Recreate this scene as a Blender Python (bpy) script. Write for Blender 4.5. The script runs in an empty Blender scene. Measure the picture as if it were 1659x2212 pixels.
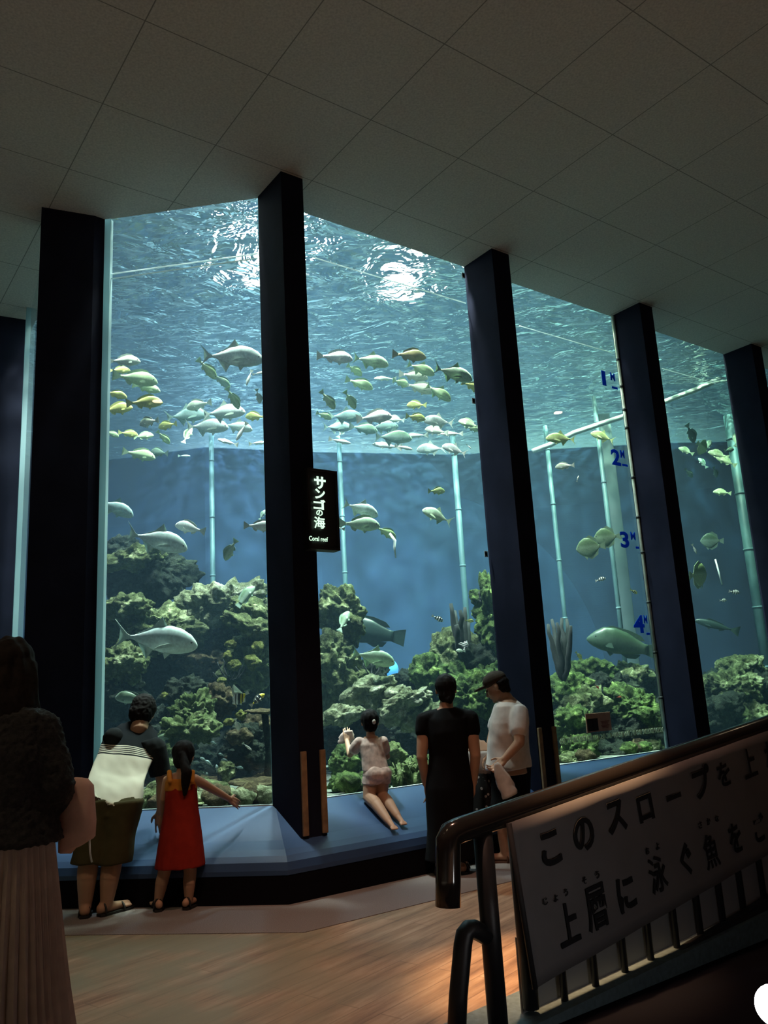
import bpy, bmesh, math, random
from mathutils import Vector, Matrix, noise
rnd = random.Random(7)
scene = bpy.context.scene
COL = scene.collection
V = Vector

# ------------------------------------------------------------------ camera
FPX, IW, IH = 1760.0, 1659.0, 2212.0
PITCH, ROLL, EYE = math.radians(12.55), math.radians(-3.25), 1.35
_f = V((0, math.cos(PITCH), math.sin(PITCH)))
_u0 = V((0, -math.sin(PITCH), math.cos(PITCH)))
_r0 = V((1, 0, 0))
CR = _r0 * math.cos(ROLL) + _u0 * math.sin(ROLL)
CU = -_r0 * math.sin(ROLL) + _u0 * math.cos(ROLL)
CPOS = V((0, 0, EYE))
cam_d = bpy.data.cameras.new('camera')
cam_d.sensor_fit = 'VERTICAL'
cam_d.sensor_height = 24.0
cam_d.lens = 24.0 * FPX / IH
cam_d.clip_end = 200
cam = bpy.data.objects.new('camera', cam_d)
COL.objects.link(cam)
M = Matrix((CR, CU, -_f)).transposed().to_4x4()
M.translation = CPOS
cam.matrix_world = M
scene.camera = cam

def ray(px, py):
    return _f + CR * ((px - IW / 2) / FPX) - CU * ((py - IH / 2) / FPX)
def at_y(px, py, Y):
    v = ray(px, py); return CPOS + v * (Y / v.y)
def at_z(px, py, Z):
    v = ray(px, py); return CPOS + v * ((Z - EYE) / v.z)
def on_plane(px, py, p0, n):
    v = ray(px, py); return CPOS + v * ((V(p0) - CPOS).dot(V(n)) / v.dot(V(n)))
def depth(p):
    return (p - CPOS).dot(_f)
def px_of(p):
    d = p - CPOS; z = d.dot(_f)
    return IW / 2 + FPX * d.dot(CR) / z, IH / 2 - FPX * d.dot(CU) / z

# ------------------------------------------------------------------ world, lights, exposure
scene.view_settings.view_transform = 'Standard'
scene.view_settings.look = 'None'
scene.view_settings.gamma = 1.0
scene.view_settings.exposure = 0.0
scene.view_settings.use_curve_mapping = False
scene.cycles.use_denoising = True
scene.cycles.max_bounces = 8
scene.cycles.diffuse_bounces = 3
scene.cycles.glossy_bounces = 3
scene.cycles.transmission_bounces = 4
scene.cycles.transparent_max_bounces = 12
scene.cycles.volume_bounces = 0
scene.cycles.caustics_reflective = False
scene.cycles.caustics_refractive = False
scene.cycles.sample_clamp_indirect = 3.0
scene.cycles.sample_clamp_direct = 0.0
world = bpy.data.worlds.new('dim_room_ambient')
scene.world = world
world.use_nodes = True
bg = world.node_tree.nodes['Background']
bg.inputs[0].default_value = (0.80, 0.86, 1.0, 1)
bg.inputs[1].default_value = 0.026

def light(name, kind, loc, target, energy, color, size=0.3, spot=90, blend=0.5):
    d = bpy.data.lights.new(name, kind)
    d.energy = energy; d.color = color
    if kind == 'AREA':
        d.shape = 'DISK'; d.size = size
    else:
        d.shadow_soft_size = size
    if kind == 'SPOT':
        d.spot_size = math.radians(spot); d.spot_blend = blend
    o = bpy.data.objects.new(name, d)
    COL.objects.link(o)
    o.location = loc
    o.rotation_euler = (V(target) - V(loc)).to_track_quat('-Z', 'Y').to_euler()
    return o

# tank lamps hang above the water; they shine down through the surface
TK = 1.4
for (x, y, tx, ty, e, c) in [
        (-2.0, 7.15, -2.0, 9.6, 26000, (0.92, 1.0, 0.88)),
        (-0.2, 7.20, -0.5, 9.8, 22000, (0.90, 1.0, 0.84)),
        (1.4, 8.40, 0.7, 10.8, 24000, (0.90, 1.0, 0.76)),
        (3.0, 9.60, 2.2, 11.8, 24000, (0.72, 1.0, 0.62)),
        (5.0, 11.1, 4.4, 13.0, 9000, (0.55, 1.0, 0.70)),
        (-1.5, 11.6, -1.5, 12.0, 6000, (0.66, 0.94, 1.0))]:
    light('tank_lamp', 'SPOT', (x, y, 11.6), (tx, ty, 1.5), e * TK, c, size=0.38, spot=85, blend=0.8)
# two lamps low over the water, seen broken up by the ripples
for (px, py, z) in ((866, 500, 7.3), (556, 450, 7.6)):
    v = at_z(px, py, z); v.z -= 0.06
    light('surface_lamp', 'SPOT', v, (v.x, v.y, 0), 70, (0.86, 1.0, 0.92), size=0.30, spot=172, blend=0.3)

# ceiling spots of the visitor hall, then added bounce lights
light('hall_spot', 'SPOT', (0.7, 4.2, 5.6), (0.70, 4.25, 0), 2600, (1.0, 0.56, 0.27), size=0.06, spot=17, blend=0.9)
light('hall_spot', 'SPOT', (0.2, 3.6, 5.6), (0.1, 4.9, 0), 480, (1.0, 0.52, 0.36), size=0.12, spot=52, blend=1.0)
light('hall_spot', 'SPOT', (-2.0, 2.4, 5.6), (-1.2, 4.9, 0), 130, (1.0, 0.76, 0.46), size=0.12, spot=50, blend=1.0)
light('hall_bounce_light', 'SPOT', (2.6, -2.6, 5.6), (2.6, -2.6, 0), 2200, (1.0, 0.76, 0.66), size=0.2, spot=76, blend=0.8)  # added unseen spots; their bounce off the floor brightens the ceiling
light('hall_bounce_light', 'SPOT', (-4.0, -1.6, 5.6), (-4.0, -1.6, 0), 2300, (0.95, 0.93, 1.0), size=0.2, spot=80, blend=0.8)
light('hall_bounce_light', 'SPOT', (7.5, 1.5, 5.6), (7.5, 1.5, 0), 500, (1.0, 0.70, 0.60), size=0.2, spot=80, blend=0.8)

# ------------------------------------------------------------------ helpers
def tag(o, label=None, cat=None, group=None, kind=None):
    if label: o['label'] = label
    if cat: o['category'] = cat
    if group: o['group'] = group
    if kind: o['kind'] = kind
    return o
def empty(name, loc=(0, 0, 0), label=None, cat=None, group=None, rot=None):
    o = bpy.data.objects.new(name, None)
    o.empty_display_size = 0.1
    COL.objects.link(o); o.location = loc
    if rot is not None: o.rotation_euler = rot
    return tag(o, label, cat, group)
def link(name, me, mat=None, parent=None, smooth=True):
    if mat is not None:
        for m in (mat if isinstance(mat, (list, tuple)) else [mat]): me.materials.append(m)
    if smooth:
        me.polygons.foreach_set('use_smooth', [True] * len(me.polygons))
    o = bpy.data.objects.new(name, me)
    COL.objects.link(o)
    if parent is not None: o.parent = parent
    return o
def from_bm(name, bm, mat=None, parent=None, smooth=True):
    me = bpy.data.meshes.new(name)
    bm.normal_update(); bm.to_mesh(me); bm.free()
    return link(name, me, mat, parent, smooth)
def from_py(name, vs, fs, mat=None, parent=None, smooth=True):
    me = bpy.data.meshes.new(name)
    me.from_pydata([tuple(v) for v in vs], [], fs); me.update()
    return link(name, me, mat, parent, smooth)
def box(bm, c, s, rot=None, bevel=0.0):
    r = bmesh.ops.create_cube(bm, size=1.0)
    vs = r['verts']
    m = Matrix.Diagonal((s[0], s[1], s[2], 1))
    if bevel:
        bmesh.ops.transform(bm, matrix=m, verts=vs)
        es = list({e for v in vs for e in v.link_edges})
        rr = bmesh.ops.bevel(bm, geom=es, offset=bevel, segments=2, affect='EDGES', profile=0.5)
        vs = list({v for f in rr['faces'] for v in f.verts} | {v for v in vs if v.is_valid})
        m = Matrix.Identity(4)
    m2 = (rot.to_4x4() if rot is not None else Matrix.Identity(4))
    m2.translation = V(c)
    bmesh.ops.transform(bm, matrix=m2 @ m, verts=vs)
    return vs
def prism(pts, z0, z1, mat, name, parent=None):
    """closed prism over a plan polygon"""
    n = len(pts)
    vs = [(p[0], p[1], z0) for p in pts] + [(p[0], p[1], z1) for p in pts]
    a = sum(pts[i][0] * pts[(i + 1) % n][1] - pts[(i + 1) % n][0] * pts[i][1] for i in range(n))
    fs = [tuple(range(n))[::-1] if a > 0 else tuple(range(n)), tuple(range(n, 2 * n)) if a > 0 else tuple(range(n, 2 * n))[::-1]]
    for i in range(n):
        j = (i + 1) % n
        q = (i, j, n + j, n + i)
        fs.append(q if a > 0 else q[::-1])
    return from_py(name, vs, fs, mat, parent, smooth=False)
def tube(bm, pts, rad, seg=10, cap=True):
    """a round bar swept along points; rad is a number or one per point"""
    pts = [V(p) for p in pts]; n = len(pts)
    rads = rad if isinstance(rad, (list, tuple)) else [rad] * n
    rings = []; ref = None
    for i, p in enumerate(pts):
        t = (pts[min(i + 1, n - 1)] - pts[max(i - 1, 0)]).normalized()
        if ref is None: ref = t.orthogonal().normalized()
        ref = (ref - t * ref.dot(t)).normalized()
        b = t.cross(ref)
        rings.append([bm.verts.new(p + (ref * math.cos(a) + b * math.sin(a)) * rads[i]) for a in [2 * math.pi * k / seg for k in range(seg)]])
    for i in range(n - 1):
        for k in range(seg):
            bm.faces.new((rings[i][k], rings[i][(k + 1) % seg], rings[i + 1][(k + 1) % seg], rings[i + 1][k]))
    if cap:
        bm.faces.new(rings[0][::-1]); bm.faces.new(rings[-1])
def tube_obj(name, pts, rad, mat, parent=None, seg=10):
    bm = bmesh.new(); tube(bm, pts, rad, seg)
    return from_bm(name, bm, mat, parent)
def loft(bm, rings, close=True):
    rv = [[bm.verts.new(p) for p in r] for r in rings]
    n = len(rv[0])
    for i in range(len(rv) - 1):
        for k in range(n):
            bm.faces.new((rv[i][k], rv[i][(k + 1) % n], rv[i + 1][(k + 1) % n], rv[i + 1][k]))
    if close:
        bm.faces.new(rv[0][::-1]); bm.faces.new(rv[-1])
    return rv

# ------------------------------------------------------------------ materials
class NT:
    def __init__(s, name):
        s.m = bpy.data.materials.new(name); s.m.use_nodes = True
        s.t = s.m.node_tree; s.t.nodes.clear()
        s.out = s.t.nodes.new('ShaderNodeOutputMaterial')
    def n(s, typ, **kw):
        nd = s.t.nodes.new('ShaderNode' + typ)
        for k, v in kw.items():
            if k.startswith('i_'):
                key = k[2:]
                nd.inputs[int(key) if key.isdigit() else key.replace('_', ' ')].default_value = v
            else: setattr(nd, k, v)
        return nd
    def l(s, a, ao, b, bi):
        s.t.links.new(a.outputs[ao], b.inputs[bi])
    def ramp(s, stops, interp='LINEAR'):
        r = s.n('ValToRGB'); cr = r.color_ramp; cr.interpolation = interp
        while len(cr.elements) > 1: cr.elements.remove(cr.elements[-1])
        cr.elements[0].position = stops[0][0]; cr.elements[0].color = (*stops[0][1], 1)
        for p, c in stops[1:]:
            e = cr.elements.new(p); e.color = (*c, 1)
        return r
def plain(name, col, rough=0.6, metal=0.0, nscale=0, namt=0.15, bump=0.0, spec=0.5, emit=None, estr=0):
    t = NT(name); b = t.n('BsdfPrincipled')
    b.inputs['Roughness'].default_value = rough; b.inputs['Metallic'].default_value = metal
    b.inputs['Specular IOR Level'].default_value = spec
    b.inputs['Base Color'].default_value = (*col, 1)
    if nscale:
        tc = t.n('TexCoord'); nz = t.n('TexNoise', i_Scale=nscale, i_Detail=5.0)
        t.l(tc, 'Object', nz, 'Vector')
        r = t.ramp([(0.3, tuple(c * (1 - namt) for c in col)), (0.7, tuple(min(1, c * (1 + namt)) for c in col))])
        t.l(nz, 'Fac', r, 'Fac'); t.l(r, 'Color', b, 'Base Color')
        if bump:
            bp = t.n('Bump', i_Strength=bump, i_Distance=0.01); t.l(nz, 'Fac', bp, 'Height'); t.l(bp, 'Normal', b, 'Normal')
    if emit:
        b.inputs['Emission Color'].default_value = (*emit, 1); b.inputs['Emission Strength'].default_value = estr
    t.l(b, 'BSDF', t.out, 'Surface')
    return t.m

def ceiling_mat():
    t = NT('ceiling_board'); b = t.n('BsdfPrincipled'); b.inputs['Roughness'].default_value = 0.85
    g = t.n('NewGeometry')
    rot = t.n('VectorRotate', rotation_type='Z_AXIS'); rot.inputs['Angle'].default_value = -math.atan2(E1.y, E1.x)
    rot.inputs['Center'].default_value = (GRID0.x, GRID0.y, 0)
    t.l(g, 'Position', rot, 'Vector')
    sep = t.n('SeparateXYZ'); sub = t.n('VectorMath', operation='SUBTRACT'); sub.inputs[1].default_value = (GRID0.x, GRID0.y, 0)
    t.l(rot, 'Vector', sub, 0); t.l(sub, 'Vector', sep, 'Vector')
    def joint(ax):
        d = t.n('Math', operation='DIVIDE'); d.inputs[1].default_value = 0.91
        t.l(sep, ax, d, 0)
        rd = t.n('Math', operation='ROUND'); t.l(d, 0, rd, 0)
        df = t.n('Math', operation='SUBTRACT'); t.l(d, 0, df, 0); t.l(rd, 0, df, 1)
        ab = t.n('Math', operation='ABSOLUTE'); t.l(df, 0, ab, 0)
        lt = t.n('Math', operation='LESS_THAN'); lt.inputs[1].default_value = 0.0045
        t.l(ab, 0, lt, 0); return lt
    a, c = joint('X'), joint('Y')
    mx = t.n('Math', operation='MAXIMUM'); t.l(a, 0, mx, 0); t.l(c, 0, mx, 1)
    nz = t.n('TexNoise', i_Scale=60.0, i_Detail=4.0); t.l(g, 'Position', nz, 'Vector')
    r = t.ramp([(0.3, (0.42, 0.42, 0.43)), (0.7, (0.58, 0.57, 0.56))]); t.l(nz, 'Fac', r, 'Fac')
    mix = t.n('MixRGB'); mix.inputs[2].default_value = (0.20, 0.20, 0.20, 1)
    t.l(mx, 0, mix, 'Fac'); t.l(r, 'Color', mix, 1); t.l(mix, 0, b, 'Base Color')
    t.l(b, 'BSDF', t.out, 'Surface'); return t.m

def floor_mat():
    t = NT('wood_print_floor'); b = t.n('BsdfPrincipled'); b.inputs['Roughness'].default_value = 0.55
    g = t.n('NewGeometry')
    rot = t.n('VectorRotate', rotation_type='Z_AXIS'); rot.inputs['Angle'].default_value = math.radians(-52)
    t.l(g, 'Position', rot, 'Vector')
    mp = t.n('Mapping'); mp.inputs['Scale'].default_value = (0.9, 7.0, 1); t.l(rot, 'Vector', mp, 'Vector')
    n1 = t.n('TexNoise', i_Scale=1.6, i_Detail=6.0, i_Roughness=0.65); t.l(mp, 'Vector', n1, 'Vector')
    r = t.ramp([(0.32, (0.17, 0.09, 0.045)), (0.5, (0.38, 0.24, 0.14)), (0.68, (0.56, 0.40, 0.26))]); t.l(n1, 'Fac', r, 'Fac')
    # plank seams
    br = t.n('TexBrick', i_Scale=1.0); br.inputs['Mortar Size'].default_value = 0.004
    br.inputs['Brick Width'].default_value = 1.2; br.inputs['Row Height'].default_value = 0.12
    br.inputs['Color1'].default_value = (1, 1, 1, 1); br.inputs['Color2'].default_value = (0.80, 0.78, 0.75, 1); br.inputs['Mortar'].default_value = (0.5, 0.45, 0.4, 1)
    t.l(rot, 'Vector', br, 'Vector')
    mul = t.n('MixRGB', blend_type='MULTIPLY'); mul.inputs[0].default_value = 0.8
    t.l(r, 'Color', mul, 1); t.l(br, 'Color', mul, 2)
    # mottled olive-grey tone, fading out towards the right
    n2 = t.n('TexNoise', i_Scale=2.2, i_Detail=6.0); t.l(g, 'Position', n2, 'Vector')
    r2 = t.ramp([(0.34, (0.1,) * 3), (0.56, (1.0,) * 3)]); t.l(n2, 'Fac', r2, 'Fac')
    mix = t.n('MixRGB'); mix.inputs[2].default_value = (0.22, 0.21, 0.13, 1)
    fm = t.n('Math', operation='MULTIPLY'); fm.inputs[1].default_value = 0.9
    sx = t.n('SeparateXYZ'); t.l(g, 'Position', sx, 'Vector')
    mr = t.n('MapRange', i_1=-0.9, i_2=0.4, i_3=1.0, i_4=0.0); t.l(sx, 'X', mr, 0)
    m3 = t.n('Math', operation='MULTIPLY'); t.l(r2, 'Color', m3, 0); t.l(mr, 0, m3, 1)
    t.l(m3, 0, fm, 0); t.l(fm, 0, mix, 'Fac'); t.l(mul, 0, mix, 1)
    t.l(mix, 0, b, 'Base Color')
    bp = t.n('Bump', i_Strength=0.15, i_Distance=0.01); t.l(n1, 'Fac', bp, 'Height'); t.l(bp, 'Normal', b, 'Normal')
    t.l(b, 'BSDF', t.out, 'Surface'); return t.m

def band_mat():
    t = NT('grey_carpet_band'); b = t.n('BsdfPrincipled'); b.inputs['Roughness'].default_value = 0.95
    g = t.n('NewGeometry'); nz = t.n('TexNoise', i_Scale=260.0, i_Detail=3.0); t.l(g, 'Position', nz, 'Vector')
    r = t.ramp([(0.35, (0.12, 0.11, 0.11)), (0.65, (0.27, 0.25, 0.245))]); t.l(nz, 'Fac', r, 'Fac'); t.l(r, 'Color', b, 'Base Color')
    t.l(b, 'BSDF', t.out, 'Surface'); return t.m

def pane_mat():
    t = NT('clear_acrylic'); tr = t.n('BsdfTransparent'); gl = t.n('BsdfGlossy'); gl.inputs['Roughness'].default_value = 0.0
    tr.inputs['Color'].default_value = (0.97, 0.99, 0.99, 1)
    fr = t.n('Fresnel', i_IOR=1.45); mu = t.n('Math', operation='MULTIPLY'); mu.inputs[1].default_value = 0.8
    t.l(fr, 0, mu, 0); mx = t.n('MixShader'); t.l(mu, 0, mx, 0); t.l(tr, 0, mx, 1); t.l(gl, 0, mx, 2)
    t.l(mx, 0, t.out, 'Surface'); return t.m

def water_mat():
    t = NT('tank_water')
    sc = t.n('VolumeScatter'); sc.inputs['Color'].default_value = (0.36, 0.66, 0.95, 1); sc.inputs['Density'].default_value = 0.016
    sc.inputs['Anisotropy'].default_value = 0.15
    ab = t.n('VolumeAbsorption'); ab.inputs['Color'].default_value = (0.22, 0.66, 0.92, 1); ab.inputs['Density'].default_value = 0.06
    ad = t.n('AddShader'); t.l(sc, 0, ad, 0); t.l(ab, 0, ad, 1)
    t.l(ad, 0, t.out, 'Volume'); return t.m

def surface_mat():
    t = NT('rippled_water_surface')
    g = t.n('NewGeometry')
    mp = t.n('Mapping'); mp.inputs['Scale'].default_value = (1.0, 1.0, 1.0); t.l(g, 'Position', mp, 'Vector')
    n1 = t.n('TexNoise', i_Scale=2.6, i_Detail=3.0, i_Roughness=0.55, i_Distortion=0.8); t.l(mp, 'Vector', n1, 'Vector')
    n2 = t.n('TexNoise', i_Scale=9.0, i_Detail=2.0, i_Distortion=0.5); t.l(mp, 'Vector', n2, 'Vector')
    b1 = t.n('Bump', i_Strength=0.9, i_Distance=0.22); t.l(n1, 'Fac', b1, 'Height')
    b2 = t.n('Bump', i_Strength=0.6, i_Distance=0.03); t.l(n2, 'Fac', b2, 'Height'); t.l(b1, 'Normal', b2, 'Normal')
    gl = t.n('BsdfGlass'); gl.inputs['IOR'].default_value = 1.33; gl.inputs['Roughness'].default_value = 0.02
    gl.inputs['Color'].default_value = (0.85, 0.97, 1.0, 1)
    t.l(b2, 'Normal', gl, 'Normal')
    tr = t.n('BsdfTransparent')
    mp2 = t.n('Mapping'); mp2.inputs['Scale'].default_value = (4.2, 9.0, 1.0); t.l(g, 'Position', mp2, 'Vector')
    n3 = t.n('TexNoise', i_Scale=1.0, i_Detail=3.0, i_Roughness=0.6, i_Distortion=1.2); t.l(mp2, 'Vector', n3, 'Vector')
    fr = t.ramp([(0.44, (0.03,) * 3), (0.55, (0.22,) * 3), (0.61, (0.95,) * 3)]); t.l(n3, 'Fac', fr, 'Fac')  # noise opens clear patches that imitate glints and dappled light
    lw = t.n('LayerWeight', i_Blend=0.5)      # grazing looks are mirrored wholly, steep ones pass
    mr = t.n('MapRange', i_1=0.42, i_2=0.72, i_3=1.0, i_4=0.10); t.l(lw, 'Facing', mr, 0)
    mm = t.n('Math', operation='MULTIPLY'); t.l(fr, 'Color', mm, 0); t.l(mr, 0, mm, 1)
    mx = t.n('MixShader'); t.l(mm, 0, mx, 0)
    rf = t.n('BsdfRefraction'); rf.inputs['IOR'].default_value = 0.80; rf.inputs['Roughness'].default_value = 0.01; t.l(b2, 'Normal', rf, 'Normal')
    m0 = t.n('MixShader'); m0.inputs[0].default_value = 0.22; t.l(gl, 0, m0, 1); t.l(rf, 0, m0, 2)
    t.l(m0, 0, mx, 1); t.l(tr, 0, mx, 2); t.l(mx, 0, t.out, 'Surface'); return t.m

# ------------------------------------------------------------------ plan of the tank
ZC = EYE + 4.43          # ceiling = top of the panes
ZB = EYE - 0.78          # lower edge of the panes
ZW = EYE + 4.55          # water level
E1 = V((0.806, 0.592, 0)).normalized()      # along the long row of panes
N1 = V((E1.y, -E1.x, 0))                    # towards the visitors
G0 = V((-0.524, 6.847, 0))
EL = V((-0.9925, 0.1217, 0)); NL = V((-0.1217, -0.9925, 0))
L0 = V((-0.97, 6.577, 0))
GRID0 = V((0.611, 4.885, 0))
def R(s, d=0.0, z=0.0):
    return G0 + E1 * s + N1 * d + V((0, 0, z))
def Lf(s, d=0.0, z=0.0):
    return L0 + EL * s + NL * d + V((0, 0, z))
def rs(px, py, z=None):
    """distance along the long row where a pixel's ray meets the pane plane"""
    q = on_plane(px, py, G0, N1); return (q - G0).dot(E1), q.z
def ontoR(px, py, d=0.0):
    return on_plane(px, py, G0 + N1 * d, N1)
def ontoL(px, py, d=0.0):
    return on_plane(px, py, L0 + NL * d, NL)
CORNER_L = V((-2.43, 6.756, 0))
D0 = V((-2.98, 6.86, 0))                    # the left-hand side row begins
EW = (V((-3.96, 8.63, 0)) - D0).normalized(); NW = V((-EW.y, EW.x, 0))
CORNER_R = V((-0.96, 6.56, 0))
WALL_END = R(9.6)
# ------------------------------------------------------------------ room shell
M_ceil, M_floor, M_band, M_pane = ceiling_mat(), floor_mat(), band_mat(), pane_mat()
M_pillar = plain('dark_blue_paint', (0.011, 0.013, 0.026), 0.8, spec=0.04, nscale=3.0, namt=0.2)
M_black = plain('black_rubber_base', (0.006, 0.006, 0.009), 0.9, spec=0.05)
M_ledge = plain('blue_vinyl_padding', (0.027, 0.066, 0.16), 0.45, nscale=2.0, namt=0.12)
M_ledge_end = plain('blue_vinyl_band', (0.05, 0.075, 0.17), 0.5)
M_wall = plain('dark_wall_paint', (0.05, 0.055, 0.09), 0.8)
def translucent_mat(name, col, tcol, clear=0.0):
    t = NT(name); d = t.n('BsdfDiffuse'); d.inputs['Color'].default_value = (*col, 1); l = t.n('BsdfTranslucent'); l.inputs['Color'].default_value = (*tcol, 1)
    mx = t.n('MixShader'); mx.inputs[0].default_value = 0.5; t.l(d, 0, mx, 1); t.l(l, 0, mx, 2); end = mx
    if clear:
        tr = t.n('BsdfTransparent'); m2 = t.n('MixShader'); m2.inputs[0].default_value = clear; t.l(mx, 0, m2, 1); t.l(tr, 0, m2, 2); end = m2
    t.l(end, 0, t.out, 'Surface'); return t.m
M_edge = translucent_mat('pale_acrylic_edge', (0.55, 0.78, 0.85), (0.55, 0.78, 0.85))
M_wood = plain('varnished_wood_strip', (0.24, 0.155, 0.085), 0.7, nscale=14.0, namt=0.3)

bm = bmesh.new(); box(bm, (1.0, 5.0, -0.05), (26, 22, 0.1)); tag(from_bm('floor', bm, M_floor, smooth=False), 'wood-print vinyl floor of the dark visitor hall', 'floor', kind='structure')

def strip_poly(d0, d1):
    """plan line parallel to the tank front, d0..d1 out from the glass"""
    def line(d):
        cl = V((-2.7, 6.80, 0)) + (NL + NW).normalized() * d * 1.06
        cr = CORNER_R + (NL + N1).normalized() * (d / ((NL + N1).normalized().dot(N1)))
        return [D0 + EW * 3.2 + NW * d, cl, cr, R(9.6, d)]
    return line(d0) + line(d1)[::-1]
band = prism(strip_poly(0.3, 1.28), 0.0, 0.004, M_band, 'trim_1')
tag(band, 'grey carpet band on the floor along the foot of the tank', 'carpet', kind='structure')

# ceiling: everything on the visitor side of the glass line
front = [D0 + EW * 3.2, V((-2.7, 6.80, 0)), CORNER_R, WALL_END]
cpoly = [(-12, 8.0 + 1.6), *[(p.x, p.y) for p in front], (14, WALL_END.y), (14, -5), (-12, -5)]
cl = prism(cpoly, ZC, ZC + 0.25, M_ceil, 'ceiling'); tag(cl, 'grey panelled ceiling with thin square joints', 'ceiling', kind='structure')
# room walls (outside the frame on the visitor side)
for nm, c, s in [('wall_rear', (1, -5, 3), (26, 0.2, 6)), ('wall_right', (14, 3, 3), (0.2, 18, 6)), ('wall_left', (-12, 3, 3), (0.2, 16, 6))]:
    bm = bmesh.new(); box(bm, c, s); tag(from_bm(nm, bm, M_wall, smooth=False), 'dark painted wall of the visitor hall', 'wall', group='walls of the visitor hall', kind='structure')

# pillars: plan quads fitted to where their tops meet the ceiling
def pillar(name, pts, label):
    o = prism(pts, 0.0, ZC + 0.02, M_pillar, name)
    tag(o, label, 'pillar', kind='structure'); return o
def cq(px, py):
    return at_z(px, py, ZC)
def row_pillar(s0, w, dpt=0.41, back=0.02):
    return [R(s0, -back), R(s0, dpt), R(s0 + w, dpt), R(s0 + w, -back)]
S2, S3 = -0.545, (cq(1006, 574) - G0).dot(E1)
S4, S5 = (cq(1315, 686) - G0).dot(E1), (cq(1565, 765) - G0).dot(E1)
pB, pC = cq(204, 466), cq(90, 447)
pillar('pillar', [CORNER_L, pB, pC, D0, V((-2.7, 6.9, 0))], 'broad dark blue pillar at the left of the tank, behind the stooping man')
pillar('pillar', row_pillar(S2, 0.215), 'dark blue corner pillar in the middle that carries the lit sign')
pillar('pillar', row_pillar(S3, 0.245), 'dark blue pillar behind the man in the white shirt')
pillar('pillar', row_pillar(S4, 0.245), 'dark blue pillar beside the blue metre figures')
pillar('pillar', row_pillar(S5, 0.25), 'dark blue pillar furthest right, cut off by the frame')
pw = D0 + EW * 2.05
pillar('pillar', [pw, pw + NW * 0.42, pw + NW * 0.42 + EW * 0.6, pw + EW * 0.6], 'dark pillar at the left edge of the frame, beyond a narrow strip of glass')

# padded ledge and black base, swept round the corners
def sweep_profile(name, prof, mat, label, cat):
    pts = [strip_poly(d, d + 1)[:4] for d, z in prof]
    vs, fs = [], []
    for (d, z), ln in zip(prof, pts):
        vs += [(p.x, p.y, z) for p in ln]
    m = 4
    for i in range(len(prof) - 1):
        for k in range(m - 1):
            fs.append((i * m + k, (i + 1) * m + k, (i + 1) * m + k + 1, i * m + k + 1))
    o = from_py(name, vs, fs, mat, smooth=False)
    bmx = bmesh.new(); bmx.from_mesh(o.data); bmesh.ops.recalc_face_normals(bmx, faces=bmx.faces); bmx.to_mesh(o.data); bmx.free()
    return tag(o, label, cat)
z = EYE - 1.35
led = sweep_profile('padded_ledge', [(-0.06, 0.0), (-0.06, ZB - 0.012), (0.0, ZB), (0.012, ZB), (0.41, 0.378), (0.52, 0.335), (0.58, 0.305), (0.62, 0.27), (0.635, 0.22), (0.635, 0.19)], M_ledge,
    'blue padded sloping ledge along the foot of the tank windows', 'ledge')
bs = sweep_profile('tank_plinth', [(0.632, 0.19), (0.628, 0.10), (0.628, 0.0)], M_black, 'black base under the blue padded ledge', 'plinth')
bs.parent = None
tag(sweep_profile('trim_2', [(0.0, ZB + 0.004), (0.022, ZB + 0.004), (0.022, ZB - 0.02)], plain('pale_sealant', (0.55, 0.68, 0.66), 0.5), 'pale sealant line along the lower edge of the panes', 'trim'), kind='structure')

# panes
TH = 0.05
def pane(name, a, b, label):
    n = V((b - a).normalized()); nn = V((n.y, -n.x, 0))
    # one clear sheet; its faces are single so that light passes once
    vs = [(a.x, a.y, ZB), (b.x, b.y, ZB), (b.x, b.y, ZC), (a.x, a.y, ZC)]
    o = from_py(name, vs, [(0, 1, 2, 3)], M_pane, smooth=False)
    tag(o, label, 'window', kind='structure'); return o
pane('window_1', CORNER_L, L0, 'tall clear pane left of the pillar with the lit sign')
pane('window_2', R(S2 + 0.2), R(S3 + 0.01), 'tall clear pane right of the pillar with the lit sign')
pane('window_3', R(S3 + 0.23), R(S4 + 0.01), 'tall clear pane with the blue metre figures')
pane('window_4', R(S4 + 0.23), R(S5 + 0.01), 'tall clear pane second from the right edge of the frame')
pane('window_5', R(S5 + 0.23), R(9.6), 'tall clear pane at the far right end of the tank')
pane('window_6', D0 + EW * 3.2, D0, 'narrowly seen pane at the left of the broad pillar')

# pale vertical joints at pane edges
def joint(a, w, dirv, label, d=-0.05, zt=ZC):
    q = [a, a + dirv * w, a + dirv * w + V((-dirv.y, dirv.x, 0)) * -d, a + V((-dirv.y, dirv.x, 0)) * -d]
    o = prism([(p.x, p.y) for p in q], ZB, zt, M_edge, 'trim_3'); tag(o, label, 'trim', kind='structure'); return o
joint(CORNER_L + NL * 0.002, 0.058, -EL, 'broad pale edge of the clear pane beside the broad left pillar')
joint(L0 + EL * 0.012 + NL * 0.002, 0.010, -EL, 'thin pale edge of the pane at the left side of the sign pillar')
joint(D0 + EW * 1.72, 0.05, EW, 'pale pane edge in the gap left of the broad pillar')

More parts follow.
